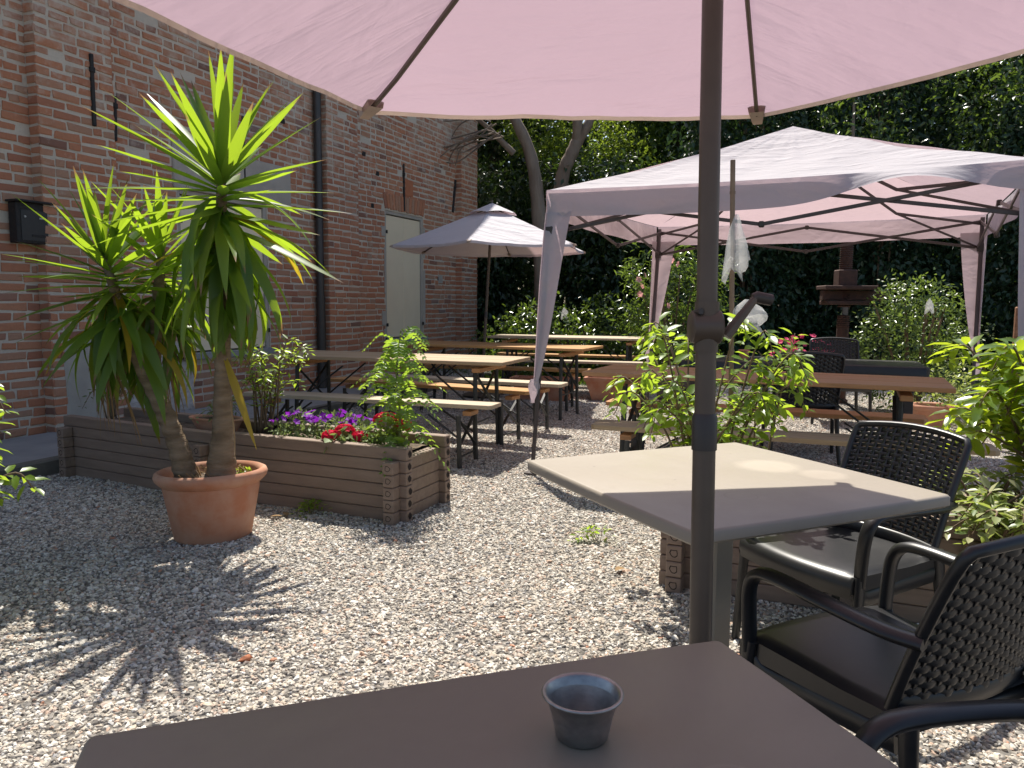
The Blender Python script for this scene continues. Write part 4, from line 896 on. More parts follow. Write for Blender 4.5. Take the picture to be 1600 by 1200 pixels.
# ------------------------------------------------------------------ gazebo
def gazebo():
    S_ = 2.9; SX = 2.98; yaw = R(-26.3); ox, oy = .25, 5.67; zt, zb, zp = 2.035, 1.845, 2.64
    t = thing('gazebo', 'pop-up gazebo with pinkish white pyramid roof and tied leg curtains', 'gazebo', (ox, oy, 0), yaw)
    inv = Matrix.Rotation(-yaw, 3, 'Z'); sk = inv @ Vector((-.14, -.27, 0))         # feet stand skewed
    cor = [Vector((0, 0, 0)), Vector((SX, 0, 0)), Vector((SX, S_, 0)), Vector((0, S_, 0))]; ctr = Vector((SX / 2, S_ / 2, 0)); mid = ctr + Vector((0, 0, zp))
    mt = M['gazebo_steel']; cl = M['gazebo_cloth']
    for k in range(4):
        a, b = cor[k], cor[(k + 1) % 4]; A = a + Vector((0, 0, zt)); B_ = b + Vector((0, 0, zt))
        def rf(u, v):
            e = A.lerp(B_, v); p = e.lerp(mid, u); p.z -= .20 * u * (1 - u) * (.6 + 1.6 * 4 * v * (1 - v) * .5) - .0
            c = 4 * v * (1 - v); p.z -= .02 * c * (1 - u) ** 3
            p.z += (.016 * noise.noise(Vector((p.x * 2.2, p.y * 2.2, k * 5))) + .010 * noise.noise(Vector((v * 22, u * 3, k * 9)))) * min(1, 6 * u) * min(1, 4 * (1 - u))
            return p
        mb = MB(); grid(mb, rf, 26, 40); obj('roof_panel', mb, cl, t, smooth=True, ang=None)
        o2 = ((a + b) / 2 - ctr).normalized()
        def vf(u, v):
            e = A.lerp(B_, v); c = 4 * v * (1 - v); p = e - Vector((0, 0, (zt - zb) * u + .02 * c))
            lift = (.135 * math.exp(-((v - .78) / .15) ** 2)) if k == 0 else 0.0
            p.z += lift * u; p += o2 * (.012 + .016 * u * math.sin(v * 17 + k) * c + .01 * noise.noise(Vector((v * 9, u * 2, k))) * u + lift * .8 * u)
            return p
        mb = MB(); grid(mb, vf, 6, 44); obj('valance', mb, cl, t, smooth=True, ang=None)
        # leg
        f = a + sk; tp = a + Vector((0, 0, zt - .03)) + (ctr - a).normalized() * .04
        f = f + (ctr - a).normalized() * .04; P = lambda z: f.lerp(tp, z / (zt - .03))
        mb = MB(); sweep(mb, [P(0), P(1.05)], rsec(.026, .026, .2), (1, 0, 0)); obj('lower_leg', mb, mt, t)
        mb = MB(); sweep(mb, [P(.95), P(zt - .03)], rsec(.034, .034, .2), (1, 0, 0)); obj('leg', mb, mt, t)
        mb = MB(); cbox(mb, P(.012), (.09, .09, .012), .002); obj('foot_plate', mb, mt, t)
        mb = MB(); cbox(mb, P(1.74), (.06, .06, .07), .008); obj('slider', mb, M['pole_dark'], t)
        # curtain round the leg, gathered and tied low
        zl = .66 if k == 0 else (.72 if k != 1 else .6)
        for dr in ((b - a).normalized(), (cor[k - 1] - a).normalized()):
            o3 = -(ctr - a).normalized()
            def cf(u, v):
                z = zb + .03 - (zb + .03 - zl) * u; wdt = (.08 if k == 1 else .17) * (1 - u) ** .8 + .035; p = P(z) + o3 * .035 + dr * (wdt * v) - dr * .012
                p += o3 * (.010 * math.sin(v * 7 + u * 4 + k)) * (1 - .5 * u); return p
            mb = MB(); grid(mb, cf, 20, 8); obj('leg_curtain', mb, cl, t, smooth=True, ang=None)
        mb = MB()
        o3 = -(ctr - a).normalized()
        grid(mb, lambda u, v: P(zl + .02 - .17 * u) + o3 * (.035 + .02 * math.sin(v * PI)) + Vector((v - .5, .4 * (v - .5), 0)) * (.05 + .03 * math.sin(u * 5)), 8, 4); obj('curtain_end', mb, cl, t, smooth=True, ang=None)
        # scissor truss of this side
        d = (b - a).normalized(); ins = -o2 * .05
        for q in range(2):
            ln = (b - a).length; x0, x1 = ln * (.015 + q * .485), ln * (.015 + (q + 1) * .485)
            for za, zb_ in ((1.74, 1.97), (1.97, 1.74)):
                mb = MB(); w_ = .006 if za < zb_ else -.006; sweep(mb, [a + d * x0 + ins + o2 * w_ + Vector((0, 0, za)), a + d * x1 + ins + o2 * w_ + Vector((0, 0, zb_))], rsec(.024, .011, .2), (0, 0, 1)); obj('truss_bar', mb, mt, t)
        mb = MB(); cbox(mb, a + d * (ln * .5) + ins + Vector((0, 0, 1.97)), (.035, .035, .04), .006); cbox(mb, a + d * (ln * .5) + ins + Vector((0, 0, 1.74)), (.035, .035, .04), .006); obj('truss_joint', mb, M['pole_dark'], t)
        # rafters
        c0 = (ctr - a).normalized(); m1 = a + c0 * 1.0 + Vector((0, 0, 2.0)); m2 = ctr + Vector((0, 0, zp - .10))
        mb = MB(); sweep(mb, [a + c0 * .06 + Vector((0, 0, 1.95)), m1], rsec(.022, .012, .2), (0, 0, 1)); sweep(mb, [m1, m2], rsec(.022, .012, .2), (0, 0, 1)); obj('rafter', mb, mt, t)
        mb = MB(); sweep(mb, [a + c0 * .06 + Vector((0, 0, 1.74)), m1], rsec(.018, .01, .2), (0, 0, 1)); obj('rafter_brace', mb, mt, t)
    mb = MB(); tube(mb, [ctr + Vector((0, 0, zp - .32)), ctr + Vector((0, 0, zp - .03))], .02, 10); obj('peak_post', mb, mt, t)
gazebo()

# ------------------------------------------------------------------ yucca
def yucca_leaf_mesh(elev, bend, L=1.0, wd=.052, twist=0.0, sharp=.9):
    """in local xz plane, starting along +x at elev, bending down"""
    mb = MB(); n = 11; x = z = 0.0; a = elev; vs = []; ds = 1.0 / n * L
    for i in range(n + 1):
        t = i / n; w_ = wd * (min(1, .42 + 2.2 * t) if t < .3 else 1.0) * (1 - max(0, (t - .38) / .62) ** 1.7) + .0012; k = .22 * (1 - .7 * t)
        nx_, nz_ = -math.sin(a), math.cos(a); tw = twist * t
        for s in (-1, 0, 1):
            up = (k * w_ if s else 0); sy = s * w_ / 2
            y = sy * math.cos(tw) - up * math.sin(tw) * 0; off = up + sy * math.sin(tw)
            vs.append((x + nx_ * off, y, z + nz_ * off))
        a -= bend / n * (0.35 + 1.3 * t if bend < 1.2 else 1.0); x += math.cos(a) * ds; z += math.sin(a) * ds
    fs = []
    for i in range(n):
        for j in range(2): fs.append((i * 3 + j, i * 3 + j + 1, i * 3 + j + 4, i * 3 + j + 3))
    mb.add(vs, fs); me = mb.mesh('leaf', True); at = me.attributes.new('along', 'FLOAT', 'POINT'); at.data.foreach_set('value', [(i // 3) / n for i in range(len(vs))]); return me
def yucca():
    base = (-1.55, 3.90, 0)
    p = thing('terracotta_pot', 'large oval terracotta pot holding the yucca on the gravel', 'flower pot', base, R(28))
    mb = MB(); h = .36; r = .24; prof = [(.02, 0), (.165, 0), (.175, .012), (.218, .27), (.218, .285), (.232, .295), (.250, .315), (.256, .335), (.250, .352), (.236, .36), (.222, .352), (.214, .335), (.205, .28)]
    lathe(mb, prof, 56, 1.09, .88); obj('pot_body', mb, M['terracotta'], p, smooth=True, ang=50)
    mb = MB(); lathe(mb, [(.001, .315), (.10, .325), (.21, .30)], 32, 1.09, .88); obj('soil', mb, M['soil'], p, smooth=True)
    mb = MB(); P = []; 
    for i in range(70):
        a = rnd.uniform(0, 6.28); q = rnd.uniform(.02, .19); tube(mb, [(q * math.cos(a), q * math.sin(a), .325), (q * math.cos(a) + rnd.uniform(-.05, .05), q * math.sin(a) + rnd.uniform(-.05, .05), .325 + rnd.uniform(.005, .05))], rnd.uniform(.0015, .005), 4)
    o = obj('mulch', mb, M['leaf_dry'], p); o['kind'] = 'stuff'
    n = 60; rg = np.random.default_rng(5); a = rg.uniform(-.7, .9, n); q = rg.uniform(.08, .18, n); PP = np.stack([q * np.cos(a) * 1.1, q * np.sin(a), np.full(n, .33)], 1)
    me = leaves_mesh('weeds', PP, rg.normal(size=(n, 3)) * .6 + [0, 0, .9], rg.normal(size=(n, 3)) + [0, 0, .3], rg.uniform(.012, .028, n), np.full(n, .7), 'quad'); o = obj('weeds', me, M['leaf_bright'], p); o['kind'] = 'stuff'
    y = thing('yucca', 'tall yucca with arching sword leaves and two bare trunks in the oval pot', 'potted plant', (base[0], base[1], .32))
    B = Vector((base[0], base[1], .32))
    tr = Vector((-1.435, 3.86, 1.86)) - B; tl = Vector((-2.08, 3.95, 1.44)) - B; t3 = Vector((-1.86, 4.12, 1.48)) - B
    trunks = [[(.06, -.03, -.02), (.075, -.03, .25), (.09, -.035, .6), (.10, -.04, 1.0), tuple(tr)],
              [(-.10, -.06, -.02), (-.15, -.05, .18), (-.23, -.03, .37), (-.36, .0, .62), tuple(tl)],
              [(-.28, -.01, .46), (-.30, .08, .7), (-.31, .16, .95), tuple(t3)]]
    rad = [[.082, .050, .040, .034, .022], [.060, .050, .044, .032, .020], [.036, .032, .028, .020]]
    for pts, rr in zip(trunks, rad):
        c = cr(pts, 8); k = len(c); rs = [float(np.interp(i / (k - 1), np.linspace(0, 1, len(rr)), rr)) * (1 + .07 * math.sin(i * 2.4)) for i in range(k)]
        mb = MB(); tube(mb, c, rs, 14); obj('trunk', mb, M['yucca_bark'], y, smooth=True, ang=70)
    var = {}
    def leaf(pos, az, el, bend, L, mkey='leaf_yucca', wd=.060, tw=0.0):
        key = (round(el, 1), round(bend, 1), round(wd, 3), mkey, round(tw, 1))
        if key not in var:
            me = yucca_leaf_mesh(key[0], key[1], 1.0, key[2] / .62, key[4]); me.materials.append(M[mkey]); var[key] = me
        o = bpy.data.objects.new('leaf', var[key]); o.location = pos; o.rotation_euler = (rnd.uniform(-.25, .25), 0, az); o.scale = (L,) * 3; link(o, y)
    def rosette(top, stem, n_up, n_mid, n_low, n_hang, L, hang_len, seed, down):
        r_ = random.Random(seed); ga = 2.39996; az = r_.uniform(0, 6)
        top = Vector(top); stem = Vector(stem); dn = (stem - top).normalized()
        for i in range(n_up):
            az += ga; leaf(top + dn * (.01 + .03 * i / n_up), az, r_.uniform(1.05, 1.45) - .25 * i / n_up, r_.uniform(.0, .1), L * r_.uniform(.78, 1.0))
        for i in range(n_mid):
            az += ga; t = i / n_mid; leaf(top + dn * (.03 + .10 * t), az, .95 - .90 * t + r_.uniform(-.12, .12), r_.uniform(.0, .12), L * r_.uniform(.9, 1.15))
        for i in range(n_low):
            az += ga; t = i / n_low; leaf(top + dn * (.10 + .18 * t), az, .12 - .55 * t + r_.uniform(-.12, .12), r_.uniform(.0, .35) if r_.random() < .65 else r_.uniform(.6, 1.4), L * r_.uniform(.92, 1.12), tw=r_.choice((0, .3, -.3)))
        for i in range(n_hang):
            az += ga; t = i / max(1, n_hang); mk = 'leaf_yucca' if r_.random() < .93 else 'leaf_yellow'
            leaf(top + dn * (.16 + down * t), az + r_.uniform(-.2, .2), r_.uniform(-1.1, -.1), r_.uniform(.7, 1.5), hang_len * r_.uniform(.8, 1.1), mk, .066, r_.choice((0, .3, -.4)))
    rosette(tr, tr + Vector((0, 0, -.6)), 12, 27, 24, 64, .60, .60, 2, .34)
    rosette(tl, tl + Vector((.12, 0, -.4)), 11, 22, 24, 64, .50, .54, 5, .28)
    rosette(t3, t3 + Vector((0, 0, -.4)), 9, 17, 18, 44, .46, .50, 9, .24)
    # dry skirts and the yellow one that hangs over the rim
    for tp, n in ((tr, 5), (tl, 12), (t3, 8)):
        for i in range(n): leaf(tp + Vector((rnd.uniform(-.03, .03), rnd.uniform(-.03, .03), -.46 - rnd.uniform(0, .12))), rnd.uniform(0, 6.28), rnd.uniform(-1.4, -1.0), .3, rnd.uniform(.28, .48), 'leaf_dry', .016)
    leaf(Vector((.11, -.06, .62)), -1.0, -1.1, .1, .50, 'leaf_yellow', .05)
    leaf(Vector((.13, -.06, .40)), -.7, -1.0, .3, .34, 'leaf_dry', .018)
yucca()

# ------------------------------------------------------------------ plants in the planters
def shrub(name, label, loc, rz, stems, m, leaf_len, wr, shape, per, cat='shrub', seed=1, droop=.3, spread=1.0, stem_r=.006, leafmat2=None, part='foliage'):
    """stems: list of polylines (local); leaves in opposite pairs along them"""
    t = thing(name, label, cat, loc, rz); rg = np.random.default_rng(seed); P = []; D = []; Nn = []; L = []
    mb = MB()
    for pts in stems:
        c = cr(pts, 6); k = len(c); tube(mb, c, [stem_r * (1 - .7 * i / (k - 1)) for i in range(k)], 5)
        ln = sum((c[i + 1] - c[i]).length for i in range(k - 1)); nn = max(2, int(ln * per)); az = rg.uniform(0, 6)
        for q in range(nn):
            tt = .15 + .85 * (q + .5) / nn; f = tt * (k - 1); i = min(k - 2, int(f)); p = c[i].lerp(c[i + 1], f - i); tg = (c[i + 1] - c[i]).normalized(); az += 1.57 + rg.normal() * .3
            for s in (0, PI):
                a = az + s; u = Vector((math.cos(a), math.sin(a), rg.uniform(-.1, .5))); u = (u - tg * u.dot(tg) * .5 + tg * .45); u.z -= droop * rg.uniform(.2, 1.2)
                P.append(p + u.normalized() * .012); D.append(u); Nn.append((rg.normal() * .35, rg.normal() * .35, 1)); L.append(leaf_len * rg.uniform(.6, 1.15) * (1 if tt < .9 else .75))
    obj('stem', mb, M['stem'], t, smooth=True, ang=None)
    P, D, Nn, L = map(lambda q: np.array([tuple(x) if not np.isscalar(x) else x for x in q], float), (P, D, Nn, L))
    if leafmat2:
        k = rg.random(len(P)) < .5
        obj(part, leaves_mesh(part, P[k], D[k], Nn[k], L[k], np.full(k.sum(), wr), shape), M[m], t); k = ~k
        obj(part, leaves_mesh(part, P[k], D[k], Nn[k], L[k], np.full(k.sum(), wr), shape), M[leafmat2], t)
    else: obj(part, leaves_mesh(part, P, D, Nn, L, np.full(len(P), wr), shape), M[m], t)
    return t
def arching(n, h, rr, seed, base=.05, arch=.3, lean=(0, 0)):
    r_ = random.Random(seed); out = []
    for i in range(n):
        a = r_.uniform(0, 6.28); q = r_.uniform(.3, 1.0) ** .7 * rr; b = Vector((r_.uniform(-base, base), r_.uniform(-base, base), 0)); e = Vector((math.cos(a) * q + lean[0], math.sin(a) * q + lean[1], h * r_.uniform(.5, 1.0)))
        m1 = b.lerp(e, .45) + Vector((0, 0, h * arch * r_.uniform(.4, .9))); out.append([b, m1, e, e + Vector((math.cos(a) * .08, math.sin(a) * .08, -.05 - .08 * r_.random()))])
    return out
shrub('leafy_shrub', 'bright green leafy shrub behind the parasol pole in the right planter', (0.86, 3.38, .36), 0, arching(30, .80, .40, 4, .09, .16), 'leaf_bright', .072, .45, 'long', 20, seed=3, droop=.55)
shrub('tall_sprig', 'thin upright leafy sprig rising in front of the black table', (1.10, 3.30, .36), 0, [[(0, 0, 0), (.03, 0, .3), (.10, .02, .62), (.12, .02, .74)], [(.10, .02, .5), (.02, .04, .60), (-.03, .04, .66)], [(0, 0, 0), (-.03, .04, .25), (-.02, .06, .5)]], 'leaf_bright', .075, .42, 'long', 18, 'plant', 8, .3)
shrub('cherry_laurel', 'glossy yellow-green cherry laurel bush at the right edge', (2.20, 2.98, .36), 0, arching(52, .72, .40, 12, .10, .15), 'leaf_photinia', .105, .42, 'long', 24, seed=6, droop=.12, stem_r=.008)
shrub('variegated_bush', 'low cream-variegated bush beside the armchair backs', (1.80, 2.78, .30), 0, arching(34, .30, .32, 22, .12, .4, (.05, -.1)), 'leaf_varieg', .062, .5, 'oval', 30, seed=16, droop=.3)
shrub('leafy_shrub', 'pale lit leafy plant behind the yucca in front of the wall', (-1.62, 5.00, .36), 0, arching(16, .62, .22, 31, .06, .3, (.06, 0)), 'leaf_bright', .05, .45, 'oval', 22, seed=21, droop=.2)
shrub('thin_shrub', 'thin dark shrub in the planter against the white roughcast', (-2.92, 5.55, .36), 0, arching(9, .42, .2, 41, .03, .25), 'leaf_hedge', .036, .5, 'oval', 26, 'plant', 23, .1)
shrub('garden_bush', 'bush at the left edge with a few sunlit yellow-green leaves', (-2.20, 2.60, 0), 0, arching(34, .98, .40, 51, .12, .25), 'leaf_bright', .07, .42, 'long', 13, seed=25, droop=.3, stem_r=.008)
shrub('weed', 'small green weed on the gravel beside the petunia planter', (-1.15, 4.31, 0), 0, arching(7, .09, .06, 61, .01, .3), 'leaf_bright', .030, .5, 'oval', 60, 'weed', 27, .1, stem_r=.002)
shrub('weed', 'small green weed at the foot of the beige table planter', (0.44, 3.85, 0), 0, arching(4, .10, .07, 62, .02, .3), 'leaf_bright', .034, .5, 'oval', 40, 'weed', 28, .1, stem_r=.002)
def acacia():
    t = thing('acacia_sapling', 'bright green sapling with feathery leaves at the planter corner', 'sapling', (-0.66, 4.42, .36)); r_ = random.Random(5)
    mb = MB(); st = cr([(0, 0, 0), (.01, .0, .22), (-.01, .01, .45), (.02, .0, .70)], 6); tube(mb, st, [.009 * (1 - .6 * i / (len(st) - 1)) for i in range(len(st))], 6); obj('stem', mb, M['stem_green'], t, smooth=True)
    rg = np.random.default_rng(3)
    for k in range(40):
        z = .02 + .66 * (k / 40) ** .9; az = k * 2.4 + r_.uniform(-.3, .3); Lf = r_.uniform(.20, .31) * (1 if z < .5 else .62); b = st[min(len(st) - 1, int(z / .70 * (len(st) - 1)))]
        d = Vector((math.cos(az), math.sin(az), 0)); pts = cr([b, b + d * Lf * .5 + Vector((0, 0, .06)), b + d * Lf + Vector((0, 0, -.02 if z > .12 else -.10))], 6)
        P = []; D = []; Nn = []; L = []; n = 11
        for q in range(n):
            f = (q + 1) / n * (len(pts) - 1); i = min(len(pts) - 2, int(f)); p = pts[i].lerp(pts[i + 1], f - i); tg = (pts[i + 1] - pts[i]).normalized(); sd = tg.cross(Vector((0, 0, 1))).normalized()
            for s in (-1, 1): P.append(p); D.append(sd * s + tg * .45 + Vector((0, 0, r_.uniform(-.15, .15)))); Nn.append((d.x * .9 + r_.gauss(0, .25), d.y * .9 + r_.gauss(0, .25), .75)); L.append(.058 * r_.uniform(.8, 1.1) * (1 - .3 * q / n))
        P.append(pts[-1]); D.append(pts[-1] - pts[-2]); Nn.append((0, 0, 1)); L.append(.034)
        A = lambda q: np.array([tuple(x) for x in q], float); me = leaves_mesh('frond', A(P), A(D), A(Nn), np.array(L), np.full(len(P), .42), 'oval'); obj('frond', me, M['leaf_pinnate'], t)
acacia()
def flower_mesh(r, m, petals=5, cup=.25):
    mb = MB(); vs = [(0, 0, 0)]; fs = []
    for k in range(petals):
        a = 2 * PI * k / petals; w_ = PI / petals * .95
        b = len(vs); vs += [(r * .75 * math.cos(a - w_), r * .75 * math.sin(a - w_), r * cup), (r * math.cos(a), r * math.sin(a), r * cup * .9), (r * .75 * math.cos(a + w_), r * .75 * math.sin(a + w_), r * cup)]
        fs += [(0, b, b + 1), (0, b + 1, b + 2)]
    mb.add(vs, fs); me = mb.mesh('flower'); me.materials.append(M[m]); return me
def planter_flowers():
    G = R(-22.6); ex = Vector((math.cos(G), math.sin(G), 0)); ey = Vector((-ex.y, ex.x, 0)); O = Vector((-1.76, 4.685, .37))
    def at(x, y): return O + ex * x + ey * y
    f = flower_mesh(.026, 'purple'); r_ = random.Random(8)
    for i, (x, y, lab) in enumerate(((.42, .16, 'purple petunias nearest the yucca in the brown planter'), (.68, .26, 'purple petunias beside the red geraniums in the brown planter'))):
        p = at(x, y); t = thing('petunia', lab, 'flowers', p, 0, 'purple petunias in the planter')
        o = foliage('foliage', [((0, 0, .06), (.17, .14, .09))], 420, .038, 'oval', M['leaf_petunia'], t, .55, .3, .6, .0, 6, .05, 40 + i)
        for k in range(26):
            a = r_.uniform(0, 6.28); q = r_.random() ** .5; loc = Vector((q * .19 * math.cos(a), q * .15 * math.sin(a), .12 + .06 * (1 - q) + r_.uniform(-.02, .025)))
            fo = obj('flower', f, None, t, loc, (r_.uniform(-.2, 1.1), r_.uniform(-.6, .6), r_.uniform(0, 6))); fo.scale = (r_.uniform(.8, 1.25),) * 3
    for i, (x, y, lab) in enumerate(((.80, .10, 'low red geranium beside the petunias in the planter'), (1.02, .20, 'red geranium under the feathery sapling in the planter'))):
        t = thing('geranium', lab, 'flowers', at(x, y), 0, 'red geraniums in the planter')
        foliage('foliage', [((0, 0, .04), (.12, .10, .05))], 160, .05, 'oval', M['leaf_petunia'], t, .8, .3, .8, .0, 4, .05, 50 + i)
        for hx, hy, hz, hr in (((.0, .0, .09, .055), (.09, -.02, .06, .045), (-.08, -.04, .07, .04)) if i == 0 else ((.0, .0, .15, .075), (.10, .02, .12, .05))):
            mb = MB(); fm = flower_mesh(.02, 'red')
            for k in range(38):
                d = Vector((r_.gauss(0, 1), r_.gauss(0, 1), abs(r_.gauss(0, 1)) * .8)).normalized(); q = d.to_track_quat('Z', 'Y').to_matrix().to_4x4(); Mx = Matrix.Translation(Vector((hx, hy, hz)) + Vector((d.x * hr, d.y * hr, d.z * hr * .7))) @ q
                mb.add([v.co[:] for v in fm.vertices], [tuple(pp.vertices) for pp in fm.polygons], Mx)
            obj('flower_head', mb, M['red'], t)
    # lantern on a thin stake
    t = thing('stake_lantern', 'small black lantern on a thin stake in the petunia planter', 'lantern', at(.98, .40))
    mb = MB(); tube(mb, [(0, 0, -.05), (0, 0, .26)], .003, 6); obj('stake', mb, M['iron'], t)
    mb = MB(); cbox(mb, (0, 0, .265), (.06, .06, .01), .002); cbox(mb, (0, 0, .365), (.075, .075, .012), .002)
    for sx in (-1, 1):
        for sy in (-1, 1): cbox(mb, (sx * .025, sy * .025, .315), (.007, .007, .10), .001)
    obj('cage', mb, M['iron'], t)
    mb = MB(); lathe(mb, [(.05, .371), (.03, .39), (.006, .40), (.005, .42)], 4); obj('cap', mb, M['iron'], t)
    # trough half buried among the leaves between the two planters
    pot('terracotta_trough', 'low terracotta trough behind the trunks in the planter', (-1.95, 5.02, .36), .17, .10, M['terracotta'], R(-22), 1.25, .6)
    shrub('silver_plant', 'pale small-leaved plant in the trough behind the yucca trunks', (-1.93, 5.02, .44), 0, arching(14, .14, .14, 71, .05, .3), 'leaf_petunia', .034, .55, 'oval', 40, 'plant', 33, .2, stem_r=.003)
planter_flowers()

# ------------------------------------------------------------------ cane with net bag, other net bags
def netbag(label, loc, w_, h, rz=0, cane=None):
    t = thing('net_bag', label, 'net bag', loc, rz, 'white net bags tied in the plants'); mb = MB()
    def f(u, v):
        a = 2 * PI * v; r = w_ * (.12 + .9 * math.sin(min(1, u * 1.5) * PI / 2)) * .5 * (1 + .12 * math.sin(a * 3 + u * 5)); nn = noise.noise(Vector((math.cos(a) * 1.5, math.sin(a) * 1.5, u * 4 + loc[0] * 9))); r *= 1 + .45 * nn; return (r * math.cos(a) + .02 * u * nn, r * .45 * math.sin(a), -h * u * (1 + .25 * nn) + .03 * math.sin(a * 2 + u * 6) * u)
    grid(mb, f, 12, 18); obj('bag', mb, M['white_net'], t, smooth=True, ang=None); return t
t = thing('bamboo_cane', 'tall brown bamboo cane standing in the leafy shrub', 'cane', (1.02, 3.50, .3))
c0, c1 = Vector((0, 0, 0)), Vector((-.045, 0, 1.56))
mb = MB(); pts = [c0.lerp(c1, i / 12) for i in range(13)]; tube(mb, pts, .0115, 10); obj('cane', mb, M['bamboo'], t, smooth=True, ang=50)
for i in range(1, 7):
    mb = MB(); p = c0.lerp(c1, i / 6.6); tube(mb, [p - Vector((0, 0, .006)), p + Vector((0, 0, .006))], .0135, 10); obj('cane_node', mb, M['bamboo'], t)
netbag('long white net bag hanging from the bamboo cane', (.992, 3.47, 1.62), .095, .27)
netbag('white net bag low on the bamboo cane behind the crank', (1.05, 3.46, 1.245), .15, .13)

# ------------------------------------------------------------------ back of the yard
def tree(name, label, loc, trunks, blobs, n, size, m, shape='quad', seed=1, wr=.5, cl=14, crr=.3, shell=.5, group=None, bark='bark', cat='tree'):
    t = thing(name, label, cat, (*loc, ground_h(*loc) - .05), 0, group)
    for pts, rr in trunks:
        c = cr(pts, 6); k = len(c); mb = MB(); tube(mb, c, [float(np.interp(i / (k - 1), np.linspace(0, 1, len(rr)), rr)) * (1 + .05 * math.sin(i * 1.9)) for i in range(k)], 10); obj('trunk', mb, M[bark], t, smooth=True, ang=70)
    if n: foliage('crown', blobs, n, size, shape, M[m], t, wr, shell, .45, .25, cl, crr, seed)
    return t
tree('grey_tree', 'leaning grey-barked tree rising behind the far parasol', (.42, 13.9), [([(.13, 0, 0), (.10, 0, 1.7), (.02, 0, 2.9), (-.13, 0, 3.8), (-.48, .1, 4.6), (-.95, 1.6, 6.2)], [.16, .14, .125, .105, .09, .05]), ([(-.42, 0, 3.8), (-1.0, -.2, 4.3), (-1.7, -.3, 4.75)], [.06, .04, .02])],
     [((-1.2, 3.4, 6.8), (2.2, 1.3, 1.2)), ((.4, 3.4, 5.6), (1.2, .8, .9))], 3600, .11, 'leaf_light', seed=81, group=None)
tree('grey_tree', 'forked grey-barked tree standing behind the gazebo roof', (.92, 14.6), [([(-.45, 0, 0), (-.30, 0, 1.5), (-.12, 0, 2.7), (.0, 0, 3.5), (.17, 0, 3.9), (.27, 0, 4.15)], [.17, .15, .135, .125, .12, .11]), ([(.25, 0, 4.05), (.24, 0, 4.7), (.20, 1.6, 6.4)], [.095, .085, .05]), ([(.26, 0, 4.05), (.54, .05, 4.65), (1.0, 1.7, 6.5)], [.09, .08, .045])],
     [((.9, 3.0, 7.0), (2.4, 1.3, 1.2)), ((1.7, 2.8, 5.3), (1.0, .8, .8)), ((-.4, 3.0, 5.0), (.9, .7, .7))], 4600, .11, 'leaf_light', seed=82)
tree('light_tree', 'small light green tree glowing between the two grey trunks', (1.15, 15.9), [([(0, 0, 0), (.05, 0, 1.6), (.0, 0, 4.2)], [.07, .05, .02])],
     [((-.2, 0, 3.6), (.6, .5, .7)), ((.5, .1, 4.3), (.7, .5, .6)), ((-.7, .2, 4.5), (.55, .5, .5)), ((1.3, .2, 3.7), (.6, .5, .6))], 2600, .10, 'leaf_light', seed=83, cl=10, crr=.22)
tree('laurel_tree', 'laurel top with paler leaves in place of sunlit patches right of the gazebo peak', (5.7, 13.3), [([(0, 0, 0), (.05, 0, 2.2), (.0, 0, 4.6)], [.06, .045, .02])],
     [((0, 0, 4.3), (.75, .5, .6)), ((.5, .1, 3.7), (.6, .5, .5)), ((2.2, .0, 4.7), (.9, .5, .8)), ((-.5, .1, 3.6), (.5, .4, .5))], 1500, .12, 'leaf_hedge', 'long', seed=84, wr=.36, cl=10, crr=.26)  # added clump; lighter leaf colour stands in for sunlit laurel patches
# bare twigs hanging from the first tree
rg = random.Random(4)
t = thing('bare_branch', 'bare grey twiggy branches in front of the trees by the building corner', 'branch', (-.35, 13.6, 4.3))
mb = MB()
for i in range(16):
    a = Vector((rg.uniform(-.1, .2), 0, rg.uniform(-.3, .4))); b = a + Vector((-rg.uniform(.3, .9), rg.uniform(-.3, .3), rg.uniform(-.5, .25))); c = b + Vector((-rg.uniform(.1, .5), rg.uniform(-.2, .2), rg.uniform(-.4, .1))); tube(mb, cr([a, b, c], 5), [.014] * 5 + [.010] * 5 + [.004], 4)
obj('twig', mb, M['bark'], t, smooth=True)
k = 0
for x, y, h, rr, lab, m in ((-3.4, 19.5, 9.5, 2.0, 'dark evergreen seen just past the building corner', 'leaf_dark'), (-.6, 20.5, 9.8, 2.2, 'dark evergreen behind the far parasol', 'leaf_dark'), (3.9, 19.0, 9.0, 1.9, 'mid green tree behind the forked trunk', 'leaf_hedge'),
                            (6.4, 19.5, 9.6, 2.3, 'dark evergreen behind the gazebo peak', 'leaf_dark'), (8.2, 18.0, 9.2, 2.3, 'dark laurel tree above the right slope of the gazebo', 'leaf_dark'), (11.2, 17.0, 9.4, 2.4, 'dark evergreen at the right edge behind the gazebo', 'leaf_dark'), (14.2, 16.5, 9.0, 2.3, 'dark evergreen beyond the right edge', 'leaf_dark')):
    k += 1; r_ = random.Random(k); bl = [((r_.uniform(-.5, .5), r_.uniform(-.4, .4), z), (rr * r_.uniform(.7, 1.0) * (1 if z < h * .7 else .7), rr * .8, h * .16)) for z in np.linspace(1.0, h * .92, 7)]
    tree('evergreen_tree', lab, (x, y), [([(0, 0, 0), (.1, 0, h * .4), (.0, 0, h * .85)], [.22, .17, .06])], bl, 24000, .17, m, seed=100 + k, group='evergreens closing the back of the yard', cl=16, crr=.34, shell=.55)
